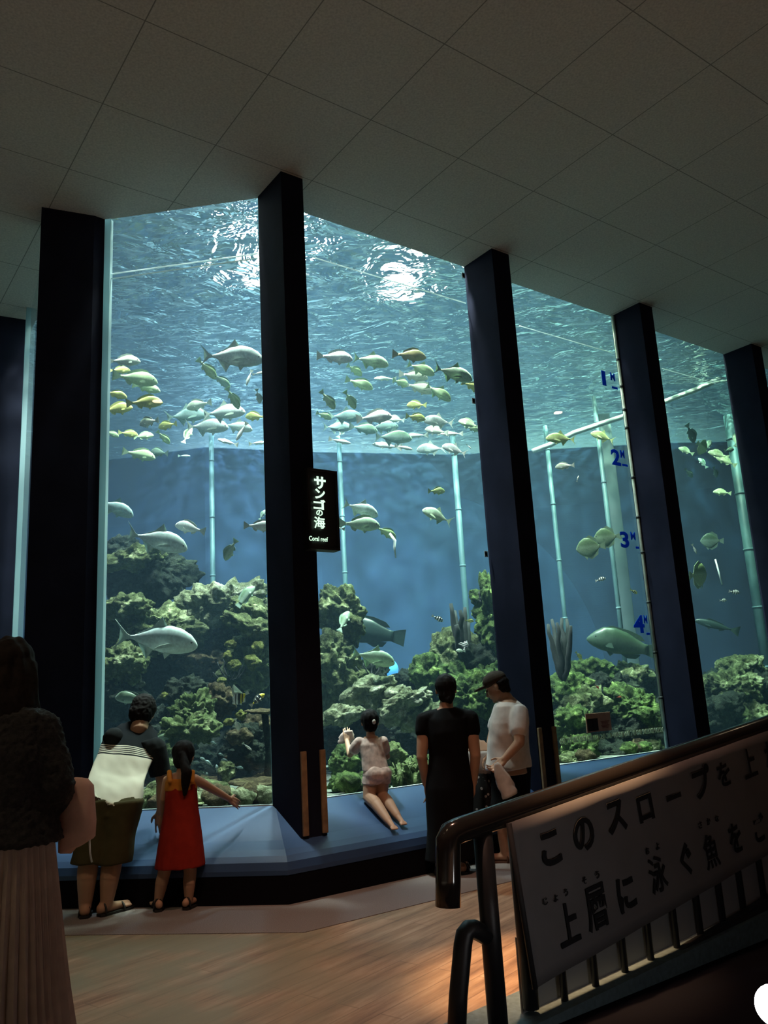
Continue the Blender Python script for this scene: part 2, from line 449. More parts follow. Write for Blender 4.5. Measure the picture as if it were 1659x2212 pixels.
# ------------------------------------------------------------------ tank interior shell
def back_px(px, py):
    return at_z(px, py, ZW)
M_back = plain('blue_tank_paint', (0.014, 0.046, 0.125), 0.9, nscale=0.6, namt=0.15)
M_sand = plain('tank_sand', (0.13, 0.15, 0.12), 0.95, nscale=12.0, namt=0.35, bump=0.4)
tf = [D0 + EW * 3.2, V((-2.7, 6.80, 0)), CORNER_R, WALL_END]
tb = [V((10.5, 16.2, 0)), V((5.5, 15.6, 0)), V((1.5, 15.6, 0)), V((-1.2, 14.9, 0)), V((-3.2, 14.2, 0)), V((-6.2, 14.9, 0)), V((-7.0, 11.5, 0))]
ZS = ZB - 0.05
tank_plan = [(p.x, p.y) for p in tf + tb]
sand = prism(tank_plan, ZS - 0.1, ZS, M_sand, 'floor_tank'); tag(sand, 'pale sand bed of the tank behind the glass', 'sand bed', kind='structure')
bk = [WALL_END] + tb + [tf[0]]
vs = []; fs = []
for p in bk: vs += [(p.x, p.y, ZS - 0.1), (p.x, p.y, ZW + 0.02)]
for i in range(len(bk) - 1): fs.append((2 * i, 2 * i + 2, 2 * i + 3, 2 * i + 1))
tag(from_py('wall_tank', vs, fs, M_back, smooth=False), 'blue far wall of the tank behind the reef', 'wall', kind='structure')
# the service space above the water
M_loft = plain('pale_service_room', (0.42, 0.54, 0.62), 0.9)
vs2 = [(p[0], p[1], ZW + 0.02) for p in tank_plan] + [(p[0], p[1], 12.5) for p in tank_plan]
n = len(tank_plan)
fs2 = [(i, (i + 1) % n, n + (i + 1) % n, n + i) for i in range(n)] + [tuple(range(n, 2 * n))]
tag(from_py('wall_service', vs2, fs2, M_loft, smooth=False), 'pale service room above the water', 'wall', kind='structure')
# water body and its rippled surface
w = prism(tank_plan, ZS, ZW - 0.005, water_mat(), 'water'); tag(w, 'hazy blue water filling the tank', 'water', kind='stuff')
sf = from_py('water_surface', [(p[0], p[1], ZW) for p in tank_plan], [tuple(range(n))], surface_mat(), smooth=False)
tag(sf, 'rippled underside of the water surface at the top of the tank', 'water surface', kind='stuff')
# upright posts at the far side
M_post = plain('pale_post', (0.085, 0.165, 0.18), 0.5, nscale=2.5, namt=0.25)
M_pring = plain('dark_ring', (0.10, 0.18, 0.2))
def far_post(px, py, Y, wd, label):
    p = at_y(px, py, Y)
    root = empty('upright_post', (p.x, p.y, ZS), label, 'post', 'upright posts at the far side of the tank')
    tube_obj('tube', [(0, 0, 0), (0, 0, ZW - ZS - 0.02)], wd, M_post, root)
    for k in range(5): tube_obj('joint_ring', [(0, 0, 0.9 + k), (0, 0, 0.93 + k)], wd * 1.12, M_pring, root)
far_post(457, 1000, 13.5, 0.042, 'pale upright post behind the reef seen through the pane left of the sign')
far_post(734, 1000, 14.0, 0.042, 'pale upright post right beside the lit sign')
far_post(990, 1100, 14.0, 0.052, 'pale upright post behind the dark finger coral in the middle pane')
far_post(1196, 1100, 14.0, 0.04, 'thin pale upright post behind the dark sea fan')
far_post(1305, 1050, 12.6, 0.036, 'pale upright post behind the two round fish by the figure 3')
far_post(1605, 1100, 14.0, 0.09, 'blurred pale post near the right edge of the frame')
pc = at_y(1320, 1050, 13.6)
bm = bmesh.new(); box(bm, (pc.x, pc.y, (ZW + ZS) / 2), (0.2, 0.2, ZW - ZS - 0.02), bevel=0.02)
tag(from_bm('concrete_column', bm, plain('grey_column', (0.06, 0.09, 0.095), 0.8, nscale=4)), 'grey square column in the water left of the figures 2 and 3', 'column')
# ------------------------------------------------------------------ reef
def rock_mat(name, dark, mid, pale, scale=1.0, t0=0.46, t1=0.61):
    t = NT(name); b = t.n('BsdfPrincipled'); b.inputs['Roughness'].default_value = 0.95
    b.inputs['Specular IOR Level'].default_value = 0.1
    tc = t.n('TexCoord')
    n1 = t.n('TexNoise', i_Scale=3.6 * scale, i_Detail=10.0, i_Roughness=0.74, i_Distortion=0.5); t.l(tc, 'Object', n1, 'Vector')
    r = t.ramp([(t0 - 0.08, dark), ((t0 + t1) / 2, mid), (t1, pale)]); t.l(n1, 'Fac', r, 'Fac')
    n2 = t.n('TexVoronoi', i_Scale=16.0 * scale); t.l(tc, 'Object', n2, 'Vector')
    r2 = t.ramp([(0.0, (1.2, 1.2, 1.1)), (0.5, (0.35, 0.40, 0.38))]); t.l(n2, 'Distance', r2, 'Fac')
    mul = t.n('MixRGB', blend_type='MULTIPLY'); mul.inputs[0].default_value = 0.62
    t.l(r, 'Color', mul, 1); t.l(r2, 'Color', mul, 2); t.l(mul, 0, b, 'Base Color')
    n3 = t.n('TexNoise', i_Scale=14.0 * scale, i_Detail=6.0, i_Roughness=0.7); t.l(tc, 'Object', n3, 'Vector')
    bp = t.n('Bump', i_Strength=1.0, i_Distance=0.10); t.l(n3, 'Fac', bp, 'Height'); t.l(bp, 'Normal', b, 'Normal')
    t.l(b, 'BSDF', t.out, 'Surface'); return t.m
MR = {
    'moss': rock_mat('algae_covered_rock', (0.045, 0.055, 0.03), (0.26, 0.31, 0.14), (0.78, 0.84, 0.50)),
    'pale': rock_mat('pale_highlight_rock', (0.10, 0.12, 0.06), (0.50, 0.54, 0.34), (0.97, 0.97, 0.80)),  # pale tones put the reef's lamp highlights into the colour
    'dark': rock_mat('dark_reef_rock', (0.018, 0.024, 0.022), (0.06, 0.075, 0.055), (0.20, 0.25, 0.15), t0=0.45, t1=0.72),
    'brown': rock_mat('brown_coral_rock', (0.06, 0.045, 0.03), (0.20, 0.16, 0.09), (0.42, 0.36, 0.20), 1.6),
    'green': rock_mat('green_reef_rock', (0.03, 0.05, 0.025), (0.17, 0.26, 0.08), (0.55, 0.75, 0.25)),
    'knob': rock_mat('knobbly_coral', (0.14, 0.20, 0.07), (0.38, 0.48, 0.20), (0.70, 0.80, 0.42), 2.0),
}
def px_scale(p): return depth(p) / FPX
def rock(px, py, w, h, Y, mat, label, seed=None, tilt=0.0, rough=0.36, sub=None, deep=0.8, knob=0.0, name='reef_rock', cat='rock', group=None):
    p = at_y(px, py, Y); k = px_scale(p)
    seed = seed if seed is not None else int(px * 7 + py * 13)
    off = V(((seed * 0.731) % 50, (seed * 1.317) % 50, (seed * 0.417) % 50))
    sx, sz = w * k, h * k; sy = deep * (sx + sz) / 2
    if sub is None: sub = 6 if w + h > 95 else (5 if w + h > 34 else 4)
    bm = bmesh.new(); bmesh.ops.create_icosphere(bm, subdivisions=sub, radius=1.0)
    mean = (sx + sz) / 2
    for v in bm.verts:
        n = v.co.normalized()
        q = V((n.x * sx, n.y * sy, n.z * sz))
        fq = q / mean
        a = noise.fractal(fq * 1.4 + off, 1.0, 2.1, 3)
        r_ = noise.ridged_multi_fractal(fq * 2.2 + off * 1.3, 0.9, 2.2, 3, 1.0, 2.0) - 1.0
        d = 1.0 + rough * (0.75 * a + 0.30 * r_)
        d = max(0.40, min(1.6, d))
        sc = min(1.0, mean / 0.35)
        dd = noise.voronoi(q * 7.5 + off)[0]
        e = sc * (0.085 * noise.turbulence(q * 3.2 + off, 3, False) + 0.065 * (0.42 - dd[0]) * 2 + 0.040 * noise.ridged_multi_fractal(q * 9 + off, .9, 2.1, 3, 1.0, 2.0) + 0.030 * noise.fractal(q * 22 + off, .7, 2.0, 3) - 0.03)
        if knob:
            d2 = noise.voronoi(q * (9.0 / max(0.5, mean * 1.6)) + off)[0]
            e += knob * mean * 0.75 * (0.34 - d2[0])
        v.co = q * d + n * e
    if tilt: bmesh.ops.rotate(bm, verts=bm.verts, cent=(0, 0, 0), matrix=Matrix.Rotation(math.radians(-tilt), 3, 'Y'))
    lo = min((p.z + v.co.z) for v in bm.verts)
    if lo < ZS + 0.005:
        for v in bm.verts:
            if p.z + v.co.z < ZS + 0.005: v.co.z = ZS + 0.005 - p.z
    o = from_bm(name, bm, MR[mat] if isinstance(mat, str) else mat); o.location = p
    return tag(o, label, cat, group)

ROCKS = [
 # backdrop masses
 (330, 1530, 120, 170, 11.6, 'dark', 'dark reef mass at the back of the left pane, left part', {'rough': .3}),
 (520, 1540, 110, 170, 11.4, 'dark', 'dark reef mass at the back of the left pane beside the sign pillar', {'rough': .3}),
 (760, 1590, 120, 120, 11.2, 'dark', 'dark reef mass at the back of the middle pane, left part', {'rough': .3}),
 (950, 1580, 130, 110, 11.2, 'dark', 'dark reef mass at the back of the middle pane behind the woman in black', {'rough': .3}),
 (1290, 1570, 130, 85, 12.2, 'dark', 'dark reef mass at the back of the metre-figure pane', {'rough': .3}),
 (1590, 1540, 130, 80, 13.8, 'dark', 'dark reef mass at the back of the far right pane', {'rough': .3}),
 # pane left of the sign
 (318, 1240, 82, 52, 10.0, 'dark', 'dark blocky rock with an algae-green crown under the upper silver trevally', {'rough': .30}),
 (290, 1207, 62, 20, 9.75, 'moss', 'bright algae ledge capping the dark blocky rock', {'tilt': 6}),
 (262, 1185, 34, 22, 10.4, 'dark', 'dark peak behind the algae ledge at the left pane edge', {}),
 (475, 1312, 98, 40, 9.8, 'pale', 'broad pale rock with painted highlights forming the crest beside the sign pillar', {'tilt': 12, 'rough': .30}),
 (265, 1312, 52, 22, 9.2, 'moss', 'rounded mossy rock at the pane edge above the big trevally tail', {}),
 (330, 1352, 110, 36, 9.6, 'moss', 'long mossy slope rock right behind the big silver trevally', {'tilt': -10}),
 (420, 1370, 85, 38, 10.0, 'brown', 'brownish rock wall between the crest and the dark cave', {}),
 (552, 1318, 56, 18, 9.2, 'moss', 'slanting mossy slab leaning up towards the sign pillar, the upper one', {'tilt': -26}),
 (545, 1356, 62, 16, 9.0, 'moss', 'slanting mossy slab leaning up towards the sign pillar, the lower one', {'tilt': -24}),
 (548, 1400, 44, 30, 9.3, 'moss', 'mottled rock with cup corals by the sign pillar', {}),
 (400, 1455, 150, 92, 10.9, 'dark', 'dark rock painting the cave shade below the big silver trevally', {'rough': .25}),  # dark rock colour stands in for the recess's shade
 (262, 1430, 46, 40, 8.8, 'moss', 'knobbly mossy rock at the pane edge under the big trevally', {'knob': .3}),
 (262, 1500, 52, 42, 8.9, 'dark', 'dark rock at the left pane edge beside the stooping man\'s head', {}),
 (400, 1493, 46, 30, 8.5, 'dark', 'dark dome rock over the stooping man\'s head', {'knob': .25}),
 (540, 1440, 60, 42, 9.3, 'moss', 'rock with yellowish corals above the black and white bannerfish', {}),
 (418, 1548, 44, 44, 8.0, 'knob', 'bright green knobbly coral mound right of the stooping man\'s head', {'knob': .55, 'rough': .30, 'name': 'coral_mound', 'cat': 'coral'}),
 (408, 1580, 56, 26, 7.9, 'knob', 'spreading lower lobe of the bright green knobbly coral mound', {'knob': .55, 'rough': .30, 'name': 'coral_mound', 'cat': 'coral'}),
 (475, 1515, 32, 34, 8.2, 'brown', 'brown wrinkled coral rock between the green mound and the bannerfish', {'knob': .35}),
 (528, 1618, 46, 46, 8.1, 'dark', 'olive boulder right of the little silver fish shoal', {'rough': .3}),
 (520, 1590, 28, 15, 7.9, 'brown', 'brown ledge on top of the olive boulder', {}),
 (560, 1570, 36, 20, 8.2, 'brown', 'dim rock under the upper table coral', {}),
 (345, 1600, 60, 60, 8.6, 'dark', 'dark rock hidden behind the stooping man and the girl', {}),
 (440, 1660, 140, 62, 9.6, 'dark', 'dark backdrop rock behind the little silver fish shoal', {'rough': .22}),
 (375, 1640, 22, 40, 7.8, 'knob', 'pale green rock seen between the stooping man and the girl', {}),
 (450, 1700, 30, 14, 7.5, 'brown', 'flat brown rock above the girl\'s pointing arm', {}),
 (490, 1665, 16, 18, 7.8, 'moss', 'small yellowish upright rock beside the lower table coral', {}),
 (310, 1290, 60, 30, 10.3, 'dark', 'dark rock between the blocky rock and the rounded mossy rock', {}),
 (300, 1400, 70, 50, 10.2, 'dark', 'dark rock behind the tail of the big silver trevally', {}),
 (500, 1385, 70, 50, 10.3, 'dark', 'dark rock under the crest, behind the cup corals', {}),
 (562, 1480, 46, 60, 9.8, 'dark', 'dark rock behind the bannerfish beside the sign pillar', {}),
 (440, 1430, 40, 26, 9.6, 'brown', 'brownish rock in the cave mouth right of the big trevally head', {}),
 # middle pane
 (832, 1507, 56, 24, 8.95, 'pale', 'pale middle run of the sloping arch ledge over the kneeling child', {'tilt': 18}),
 (912, 1548, 46, 20, 8.9, 'pale', 'pale lower right end of the sloping arch ledge by the woman in black', {'tilt': 18}),
 (762, 1474, 40, 24, 9.2, 'moss', 'mossy rock at the upper left start of the sloping arch ledge', {}),
 (712, 1500, 40, 40, 9.4, 'moss', 'mossy rock close by the sign pillar, level with the arch ledge', {}),
 (930, 1512, 60, 34, 9.9, 'dark', 'dark rock left of the head of the woman in black', {}),
 (985, 1472, 36, 34, 9.6, 'green', 'green rock right of the head of the woman in black', {}),
 (1045, 1472, 36, 40, 9.7, 'green', 'green rock just behind the cap of the man in white', {}),
 (1040, 1415, 24, 40, 10.0, 'moss', 'mossy rock at the foot of the tall green pinnacle', {}),
 (736, 1328, 44, 54, 9.4, 'moss', 'upright mossy boulder right of the sign pillar', {'rough': .28}),
 (722, 1432, 40, 52, 9.2, 'moss', 'mossy rock under the upright boulder by the sign pillar', {}),
 (790, 1462, 50, 34, 9.6, 'dark', 'dark rock carrying the thin dark sea whip under the green trevally', {}),
 (800, 1490, 48, 22, 8.9, 'pale', 'pale left end of the sloping arch ledge over the kneeling child', {'tilt': 16}),
 (868, 1522, 64, 22, 8.9, 'pale', 'pale right run of the sloping arch ledge over the kneeling child', {'tilt': 20}),
 (820, 1590, 120, 66, 10.0, 'dark', 'dark rock painted as the shaded hollow under the arch ledge behind the kneeling child', {'rough': .2}),  # solid dark rock gives the overhang its shade by colour
 (740, 1545, 42, 18, 8.6, 'pale', 'small pale ledge left of the kneeling child\'s head', {'tilt': 12}),
 (885, 1470, 34, 22, 9.8, 'dark', 'dim round rock left of the black-clad woman\'s head', {}),
 (962, 1425, 30, 54, 9.7, 'moss', 'pointed mossy spire above the black-clad woman\'s head', {'rough': .30}),
 (925, 1455, 36, 34, 9.5, 'green', 'green rock at the left foot of the pointed spire', {}),
 (1018, 1438, 40, 44, 9.8, 'dark', 'dark green rock under the dark finger coral', {}),
 (1054, 1330, 20, 84, 9.9, 'green', 'tall thin bright green pinnacle against the next pillar', {'rough': .34}),
 (1010, 1510, 60, 42, 9.2, 'green', 'green rock between the black-clad woman and the capped man', {}),
 (1030, 1580, 60, 56, 9.4, 'dark', 'dark rock behind the gap between the woman and the capped man', {}),
 (900, 1580, 60, 40, 9.6, 'dark', 'dark rock behind the black-clad woman\'s left shoulder', {}),
 (848, 1634, 24, 22, 8.0, 'knob', 'bright yellow-green coral lump right of the kneeling child', {'knob': .4, 'name': 'coral_mound', 'cat': 'coral'}),
 (745, 1650, 34, 32, 8.0, 'green', 'mossy green rock at the pane foot left of the kneeling child', {'knob': .3}),
 (750, 1690, 38, 22, 7.6, 'green', 'low mossy green rock nearest the pane left of the kneeling child', {'knob': .3}),
 (890, 1700, 70, 26, 8.3, 'moss', 'low rock covered by pale coral fronds beside the black-clad woman', {}),
 (805, 1695, 34, 20, 8.0, 'green', 'low green rock behind the kneeling child, left of the fronds', {'knob': .3}),
 (960, 1680, 50, 26, 8.6, 'green', 'low green rock behind the skirt of the woman in black', {'knob': .3}),
 (1010, 1650, 50, 36, 9.0, 'moss', 'low mossy rock behind the patterned skirt', {'knob': .3}),
 (920, 1650, 46, 30, 9.0, 'dark', 'dark low rock behind the coral fronds', {}),
 # metre-figure pane
 (1212, 1530, 40, 40, 10.7, 'dark', 'dark rock behind the green ones beside the third pillar', {}),
 (1260, 1478, 40, 26, 11.2, 'moss', 'mossy rock left of the bright green one under the humphead fish', {}),
 (1412, 1560, 40, 44, 11.0, 'dark', 'dark rock behind the lower end of the measuring pole', {}),
 (1300, 1632, 60, 24, 9.9, 'dark', 'dark flat rock under the middle of the number scale', {}),
 (1228, 1642, 26, 14, 9.2, 'moss', 'little mossy rock at the pane foot beside the third pillar', {}),
 (1395, 1618, 40, 20, 10.2, 'moss', 'low mossy rock beside the foot of the measuring pole', {'knob': .25}),
 (1180, 1600, 50, 50, 9.8, 'dark', 'dark rock hidden behind the third pillar', {}),
 (1286, 1452, 44, 24, 10.9, 'green', 'bright green rock below the big humphead fish', {'tilt': -10}),
 (1352, 1462, 52, 26, 11.4, 'moss', 'grey green rock behind the bright one under the humphead fish', {}),
 (1225, 1490, 48, 30, 10.4, 'green', 'green rock by the white-shirted man\'s pillar, under the sea fan', {}),
 (1300, 1500, 62, 40, 10.9, 'dark', 'dark round rock with a tiny red glint on its left', {'rough': .25}),
 (1372, 1530, 58, 34, 10.3, 'green', 'big bright yellow-green rock above the number scale', {'tilt': -18}),
 (1262, 1528, 50, 32, 10.2, 'moss', 'grey green domed rock left of the small picture card', {}),
 (1232, 1565, 42, 36, 9.7, 'green', 'bright green rock at the foot of the white-shirted man\'s pillar', {'knob': .3}),
 (1340, 1580, 56, 34, 10.3, 'dark', 'dark rock behind the small picture card', {}),
 (1250, 1615, 36, 26, 9.4, 'green', 'low green rock under the left end of the number scale', {'knob': .3}),
 (1360, 1615, 44, 20, 10.2, 'brown', 'low grey rock under the right end of the number scale', {'knob': .25}),
 (1420, 1500, 40, 40, 11.5, 'dark', 'dim rock behind the measuring pole', {}),
 # far right pane
 (1490, 1560, 70, 46, 12.4, 'dark', 'dark low rock left in the far right pane', {}),
 (1620, 1565, 80, 40, 12.6, 'moss', 'dim mossy low rock right in the far right pane', {}),
 (1600, 1440, 44, 22, 13.0, 'moss', 'dim rock at the far right, the highest in its pane', {}),
 (1575, 1485, 60, 30, 12.6, 'moss', 'dim broad rock at the far right, below the highest one', {}),
 (1560, 1525, 40, 24, 12.2, 'dark', 'dim low rock just above the sloping handrail', {}),
 (1640, 1500, 50, 40, 12.8, 'dark', 'dim rock by the furthest right pillar', {}),
]
for (px, py, w, h, Y, m, lab, kw) in ROCKS:
    rock(px, py, w * 1.12, h * 1.12, Y, m, lab, **kw)

# rubble stones lying on the sand just behind the glass
def rubble(px0, px1, n, plane, label, group, mats):
    for i in range(n):
        px = px0 + (px1 - px0) * (i + rnd.random()) / n
        q = plane(px, 1700, -0.25 - 0.9 * rnd.random())
        r = 0.05 + 0.07 * rnd.random()
        bm = bmesh.new(); bmesh.ops.create_icosphere(bm, subdivisions=3, radius=1.0)
        off = V((rnd.random() * 40, rnd.random() * 40, i))
        for v in bm.verts:
            n_ = v.co.normalized()
            v.co = V((n_.x * r * 1.25, n_.y * r, n_.z * r * 0.8)) * (1 + 0.35 * noise.fractal(n_ * 1.7 + off, 1, 2, 3))
        lo = min(v.co.z for v in bm.verts)
        o = from_bm('coral_stone', bm, MR[mats[i % len(mats)]])
        o.location = (q.x, q.y, ZS - lo - 0.004); o.rotation_euler = (0, 0, rnd.random() * 6)
        tag(o, label, 'stone', group)
rubble(310, 585, 34, lambda x, y, d: ontoL(x, y, d), 'small piece of coral rubble on the sand behind the left pane', 'rubble behind the left pane', ['moss', 'brown', 'pale'])
rubble(730, 900, 16, lambda x, y, d: ontoR(x, y, d), 'small piece of coral rubble on the sand behind the middle pane', 'rubble behind the middle pane', ['green', 'moss'])
rubble(1215, 1425, 14, lambda x, y, d: ontoR(x, y, d), 'small piece of coral rubble on the sand under the number scale', 'rubble under the number scale', ['green', 'brown'])

# table corals
def table_coral(px, py, w, Y, label, tilt=4, mat='brown'):
    p = at_y(px, py, Y); r = w * px_scale(p)
    root = empty('table_coral', (p.x, p.y, ZS), label, 'coral')
    bm = bmesh.new(); n = 48; rings = []
    for (rr, zz) in [(0.10, -0.16), (0.35, -0.10), (0.75, -0.05), (0.97, -0.01), (1.0, 0.035), (0.95, 0.06), (0.6, 0.03), (0.2, 0.0)]:
        ring = []
        for k in range(n):
            a = 2 * math.pi * k / n
            wob = 1 + 0.10 * noise.fractal(V((math.cos(a) * 1.5, math.sin(a) * 1.5, px)), 1, 2, 3)
            ring.append(V((math.cos(a) * r * rr * wob, math.sin(a) * r * rr * wob * 0.8, r * zz + 0.012 * noise.noise(V((a * 6, rr * 9, px))))))
        rings.append(ring)
    loft(bm, rings)
    o = from_bm('plate', bm, MR[mat], root); o.location = (0, 0, p.z - ZS); o.rotation_euler = (math.radians(tilt), math.radians(2), 0)
    tube_obj('stalk', [(0, 0, 0), (0.02, 0, (p.z - ZS) * 0.5), (0, 0, p.z - ZS - r * 0.1)], [r * 0.22, r * 0.12, r * 0.18], MR['dark'], root, 14)
table_coral(572, 1536, 44, 7.7, 'brown table coral plate beside the sign pillar, the upper of two')
table_coral(556, 1690, 62, 7.35, 'brown table coral plate beside the sign pillar, the lower of two')
table_coral(420, 1732, 40, 7.1, 'flat coral plate low behind the girl in the red dress', mat='moss')

# little cup corals
M_cup = rock_mat('yellow_cup_coral', (0.14, 0.16, 0.04), (0.40, 0.42, 0.12), (0.70, 0.72, 0.30), 4.0)
for i, (px, py, w, h, Y) in enumerate([(500, 1392, 11, 9, 8.9), (492, 1420, 10, 12, 8.85), (506, 1438, 13, 11, 8.8), (555, 1402, 13, 16, 8.9), (545, 1432, 18, 14, 8.8), (478, 1472, 10, 8, 8.6), (355, 1502, 8, 8, 8.3), (520, 1545, 12, 10, 7.8), (495, 1560, 12, 8, 7.8)]):
    rock(px, py, w, h, Y, M_cup, 'small yellowish cup coral on the rocks left of the sign pillar', name='cup_coral', cat='coral', group='yellow cup corals on the left reef', rough=.4, sub=4)

# dark finger corals / sea fans
M_dark_coral = plain('dark_finger_coral', (0.010, 0.014, 0.014), 0.9, nscale=20, namt=0.4)
def finger_coral(px0, py0, tips, Y, rad, label, name='finger_coral'):
    """stems rising from one foot; tips are pixels"""
    p0 = at_y(px0, py0, Y); root = empty(name, p0, label, 'coral')
    for (tx, ty, dy) in tips:
        p1 = at_y(tx, ty, Y + dy); pts = []
        n = 9
        mid = p0.lerp(p1, 0.4) + V((0.3 * (p1.x - p0.x), 0, -0.05))
        for i in range(n):
            s = i / (n - 1)
            q = (p0 * (1 - s) ** 2 + mid * 2 * s * (1 - s) + p1 * s * s) - p0
            q += V((noise.noise(V((s * 5, tx, 1))), noise.noise(V((s * 5, tx, 7))), 0)) * 0.03
            pts.append(q)
        k = px_scale(p0) * rad
        tube_obj('finger', pts, [k * (0.7 + 0.45 * math.sin(3.0 * i / (n - 1) + 0.3) + 0.18 * noise.noise(V((i * 1.7, tx, 3)))) for i in range(n)], M_dark_coral, root, 9)
finger_coral(998, 1425, [(974, 1304, 0), (982, 1320, .2), (994, 1318, -.1), (1004, 1312, .1), (1012, 1345, .2), (986, 1350, -.2)], 9.6, 6.5, 'dark finger coral standing in front of the upright post in the middle pane')
finger_coral(1218, 1470, [(1184, 1348, 0), (1192, 1338, .2), (1203, 1345, -.1), (1214, 1335, .1), (1224, 1337, .2), (1233, 1352, -.2), (1229, 1390, 0), (1190, 1385, .1), (1209, 1370, 0)], 10.0, 5.5, 'dark branching sea fan by the left edge of the metre-figure pane')
finger_coral(806, 1462, [(785, 1432, 0), (800, 1418, .1), (812, 1405, 0), (822, 1425, .1), (768, 1440, 0)], 9.1, 1.6, 'thin dark sea whip below the green trevally in the middle pane', 'sea_whip')
finger_coral(1042, 1300, [(1035, 1278, 0), (1038, 1270, .1), (1036, 1290, 0)], 9.7, 2.4, 'small dark sprig on the left of the tall green pinnacle', 'sea_whip')
finger_coral(500, 1470, [(470, 1430, 0), (482, 1424, .1), (494, 1418, 0), (512, 1424, .1), (524, 1436, 0), (536, 1430, .1), (460, 1452, 0)], 8.9, 1.5, 'thin dark branching whip coral in front of the left cave mouth', 'sea_whip')

# soft coral fronds: nobody could count them
bm = bmesh.new()
for i in range(260):
    px, d = 850 + 78 * rnd.random(), -0.25 - 0.9 * rnd.random()
    q = ontoR(px, 1690, d); h = 0.08 + 0.14 * rnd.random(); a = rnd.random() * 6.28; w = 0.02 + 0.02 * rnd.random()
    z0 = ZS
    lean = V((rnd.uniform(-1, 1), rnd.uniform(-1, 1), 0)) * h * 0.5
    rings = []
    for s in (0, 0.4, 0.8, 1.0):
        c = V((q.x, q.y, z0 + h * s)) + lean * s * s
        ww = w * (0.4 + 1.2 * s * (1.15 - s)); u = V((math.cos(a), math.sin(a), 0)); t_ = V((-u.y, u.x, 0))
        rings.append([c + u * ww, c + t_ * ww * 0.35, c - u * ww, c - t_ * ww * 0.35])
    loft(bm, rings)
tag(from_bm('soft_coral_fronds', bm, MR['knob']), 'bed of pale waving coral fronds at the foot of the middle pane', 'coral', kind='stuff')
# glowing ball added for the glow of a far window
pb = at_y(838, 1446, 12.6)
bm = bmesh.new(); bmesh.ops.create_uvsphere(bm, u_segments=20, v_segments=12, radius=0.16)
tag(from_bm('far_window_glow', bm, plain('blue_window_glow', (0.1, 0.4, 0.8), 0.3, emit=(0.08, 0.42, 0.9), estr=1.1)), 'blue glowing ball added for a distant lit window, low behind the green trevally', 'lamp').location = pb
# ------------------------------------------------------------------ fish
def fish_mat(name, back, belly, line=None, rough=0.35, stripes=None):
    """colour along the height of the fish (back to belly), tinted by the fish's own colour"""
    t = NT(name); b = t.n('BsdfPrincipled'); b.inputs['Roughness'].default_value = rough
    tc = t.n('TexCoord'); sx = t.n('SeparateXYZ'); t.l(tc, 'Object', sx, 'Vector')
    mr = t.n('MapRange', i_1=-0.14, i_2=0.16, i_3=0.0, i_4=1.0); t.l(sx, 'Z', mr, 0)
    r = t.ramp([(0.0, belly), (0.55, belly), (0.85, back)]); t.l(mr, 0, r, 'Fac')
    src = r
    if stripes:
        mr2 = t.n('MapRange', i_1=-0.5, i_2=0.5, i_3=0.0, i_4=1.0); 
        if stripes[0] == 'slant':
            sh = t.n('Math', operation='MULTIPLY'); sh.inputs[1].default_value = stripes[3] if len(stripes) > 3 else 0.6; t.l(sx, 'Z', sh, 0)
            ad = t.n('Math', operation='ADD'); t.l(sx, 'X', ad, 0); t.l(sh, 0, ad, 1); t.l(ad, 0, mr2, 0)
        else: t.l(sx, 'X', mr2, 0)
        r2 = t.ramp(stripes[1], 'CONSTANT'); t.l(mr2, 0, r2, 'Fac'); src = r2
    nz = t.n('TexNoise', i_Scale=30.0, i_Detail=3.0); t.l(tc, 'Object', nz, 'Vector')
    rn = t.ramp([(0.3, (0.8, 0.8, 0.8)), (0.7, (1.08, 1.08, 1.08))]); t.l(nz, 'Fac', rn, 'Fac')
    m1 = t.n('MixRGB', blend_type='MULTIPLY'); m1.inputs[0].default_value = 1.0; t.l(src, 'Color', m1, 1); t.l(rn, 'Color', m1, 2)
    oi = t.n('ObjectInfo'); m2 = t.n('MixRGB', blend_type='MULTIPLY'); m2.inputs[0].default_value = 1.0
    t.l(m1, 0, m2, 1); t.l(oi, 'Color', m2, 2); t.l(m2, 0, b, 'Base Color'); t.l(b, 'BSDF', t.out, 'Surface'); return t.m
W_ = (0.95, 0.97, 0.95); K_ = (0.02, 0.025, 0.03); Y_ = (0.95, 0.85, 0.10)
FM = {
    'silver': fish_mat('silver_scales', (0.60, 0.70, 0.68), (0.93, 0.97, 0.95)),
    'bream': fish_mat('grey_green_scales', (0.42, 0.50, 0.34), (0.88, 0.92, 0.80)),
    'fin': fish_mat('fish_fin', (0.62, 0.70, 0.62), (0.72, 0.78, 0.70)),
    'dark': fish_mat('dusky_scales', (0.10, 0.12, 0.11), (0.22, 0.26, 0.24)),
    'damsel': fish_mat('black_bars_on_white', W_, W_, stripes=('x', [(0, W_), (0.30, K_), (0.38, W_), (0.48, K_), (0.56, W_), (0.66, K_), (0.75, W_), (0.84, K_), (0.92, W_)])),
    'banner': fish_mat('black_white_yellow_bands', W_, W_, stripes=('slant', [(0, Y_), (0.33, K_), (0.40, Y_), (0.47, K_), (0.63, W_), (0.74, K_), (0.80, W_)], 0, 0.75)),
    'yband': fish_mat('yellow_and_dark_bands', W_, W_, stripes=('x', [(0, Y_), (0.28, K_), (0.42, W_), (0.47, K_), (0.60, W_), (0.64, K_), (0.78, Y_)])),
    'eye': plain('fish_eye', (0.02, 0.02, 0.02), 0.15),
}
def prof(pts, t):
    for (a, va), (b, vb) in zip(pts, pts[1:]):
        if t <= b:
            s = (t - a) / (b - a) if b > a else 0
            s = s * s * (3 - 2 * s) * 0.35 + s * 0.65
            return va + (vb - va) * s
    return pts[-1][1]
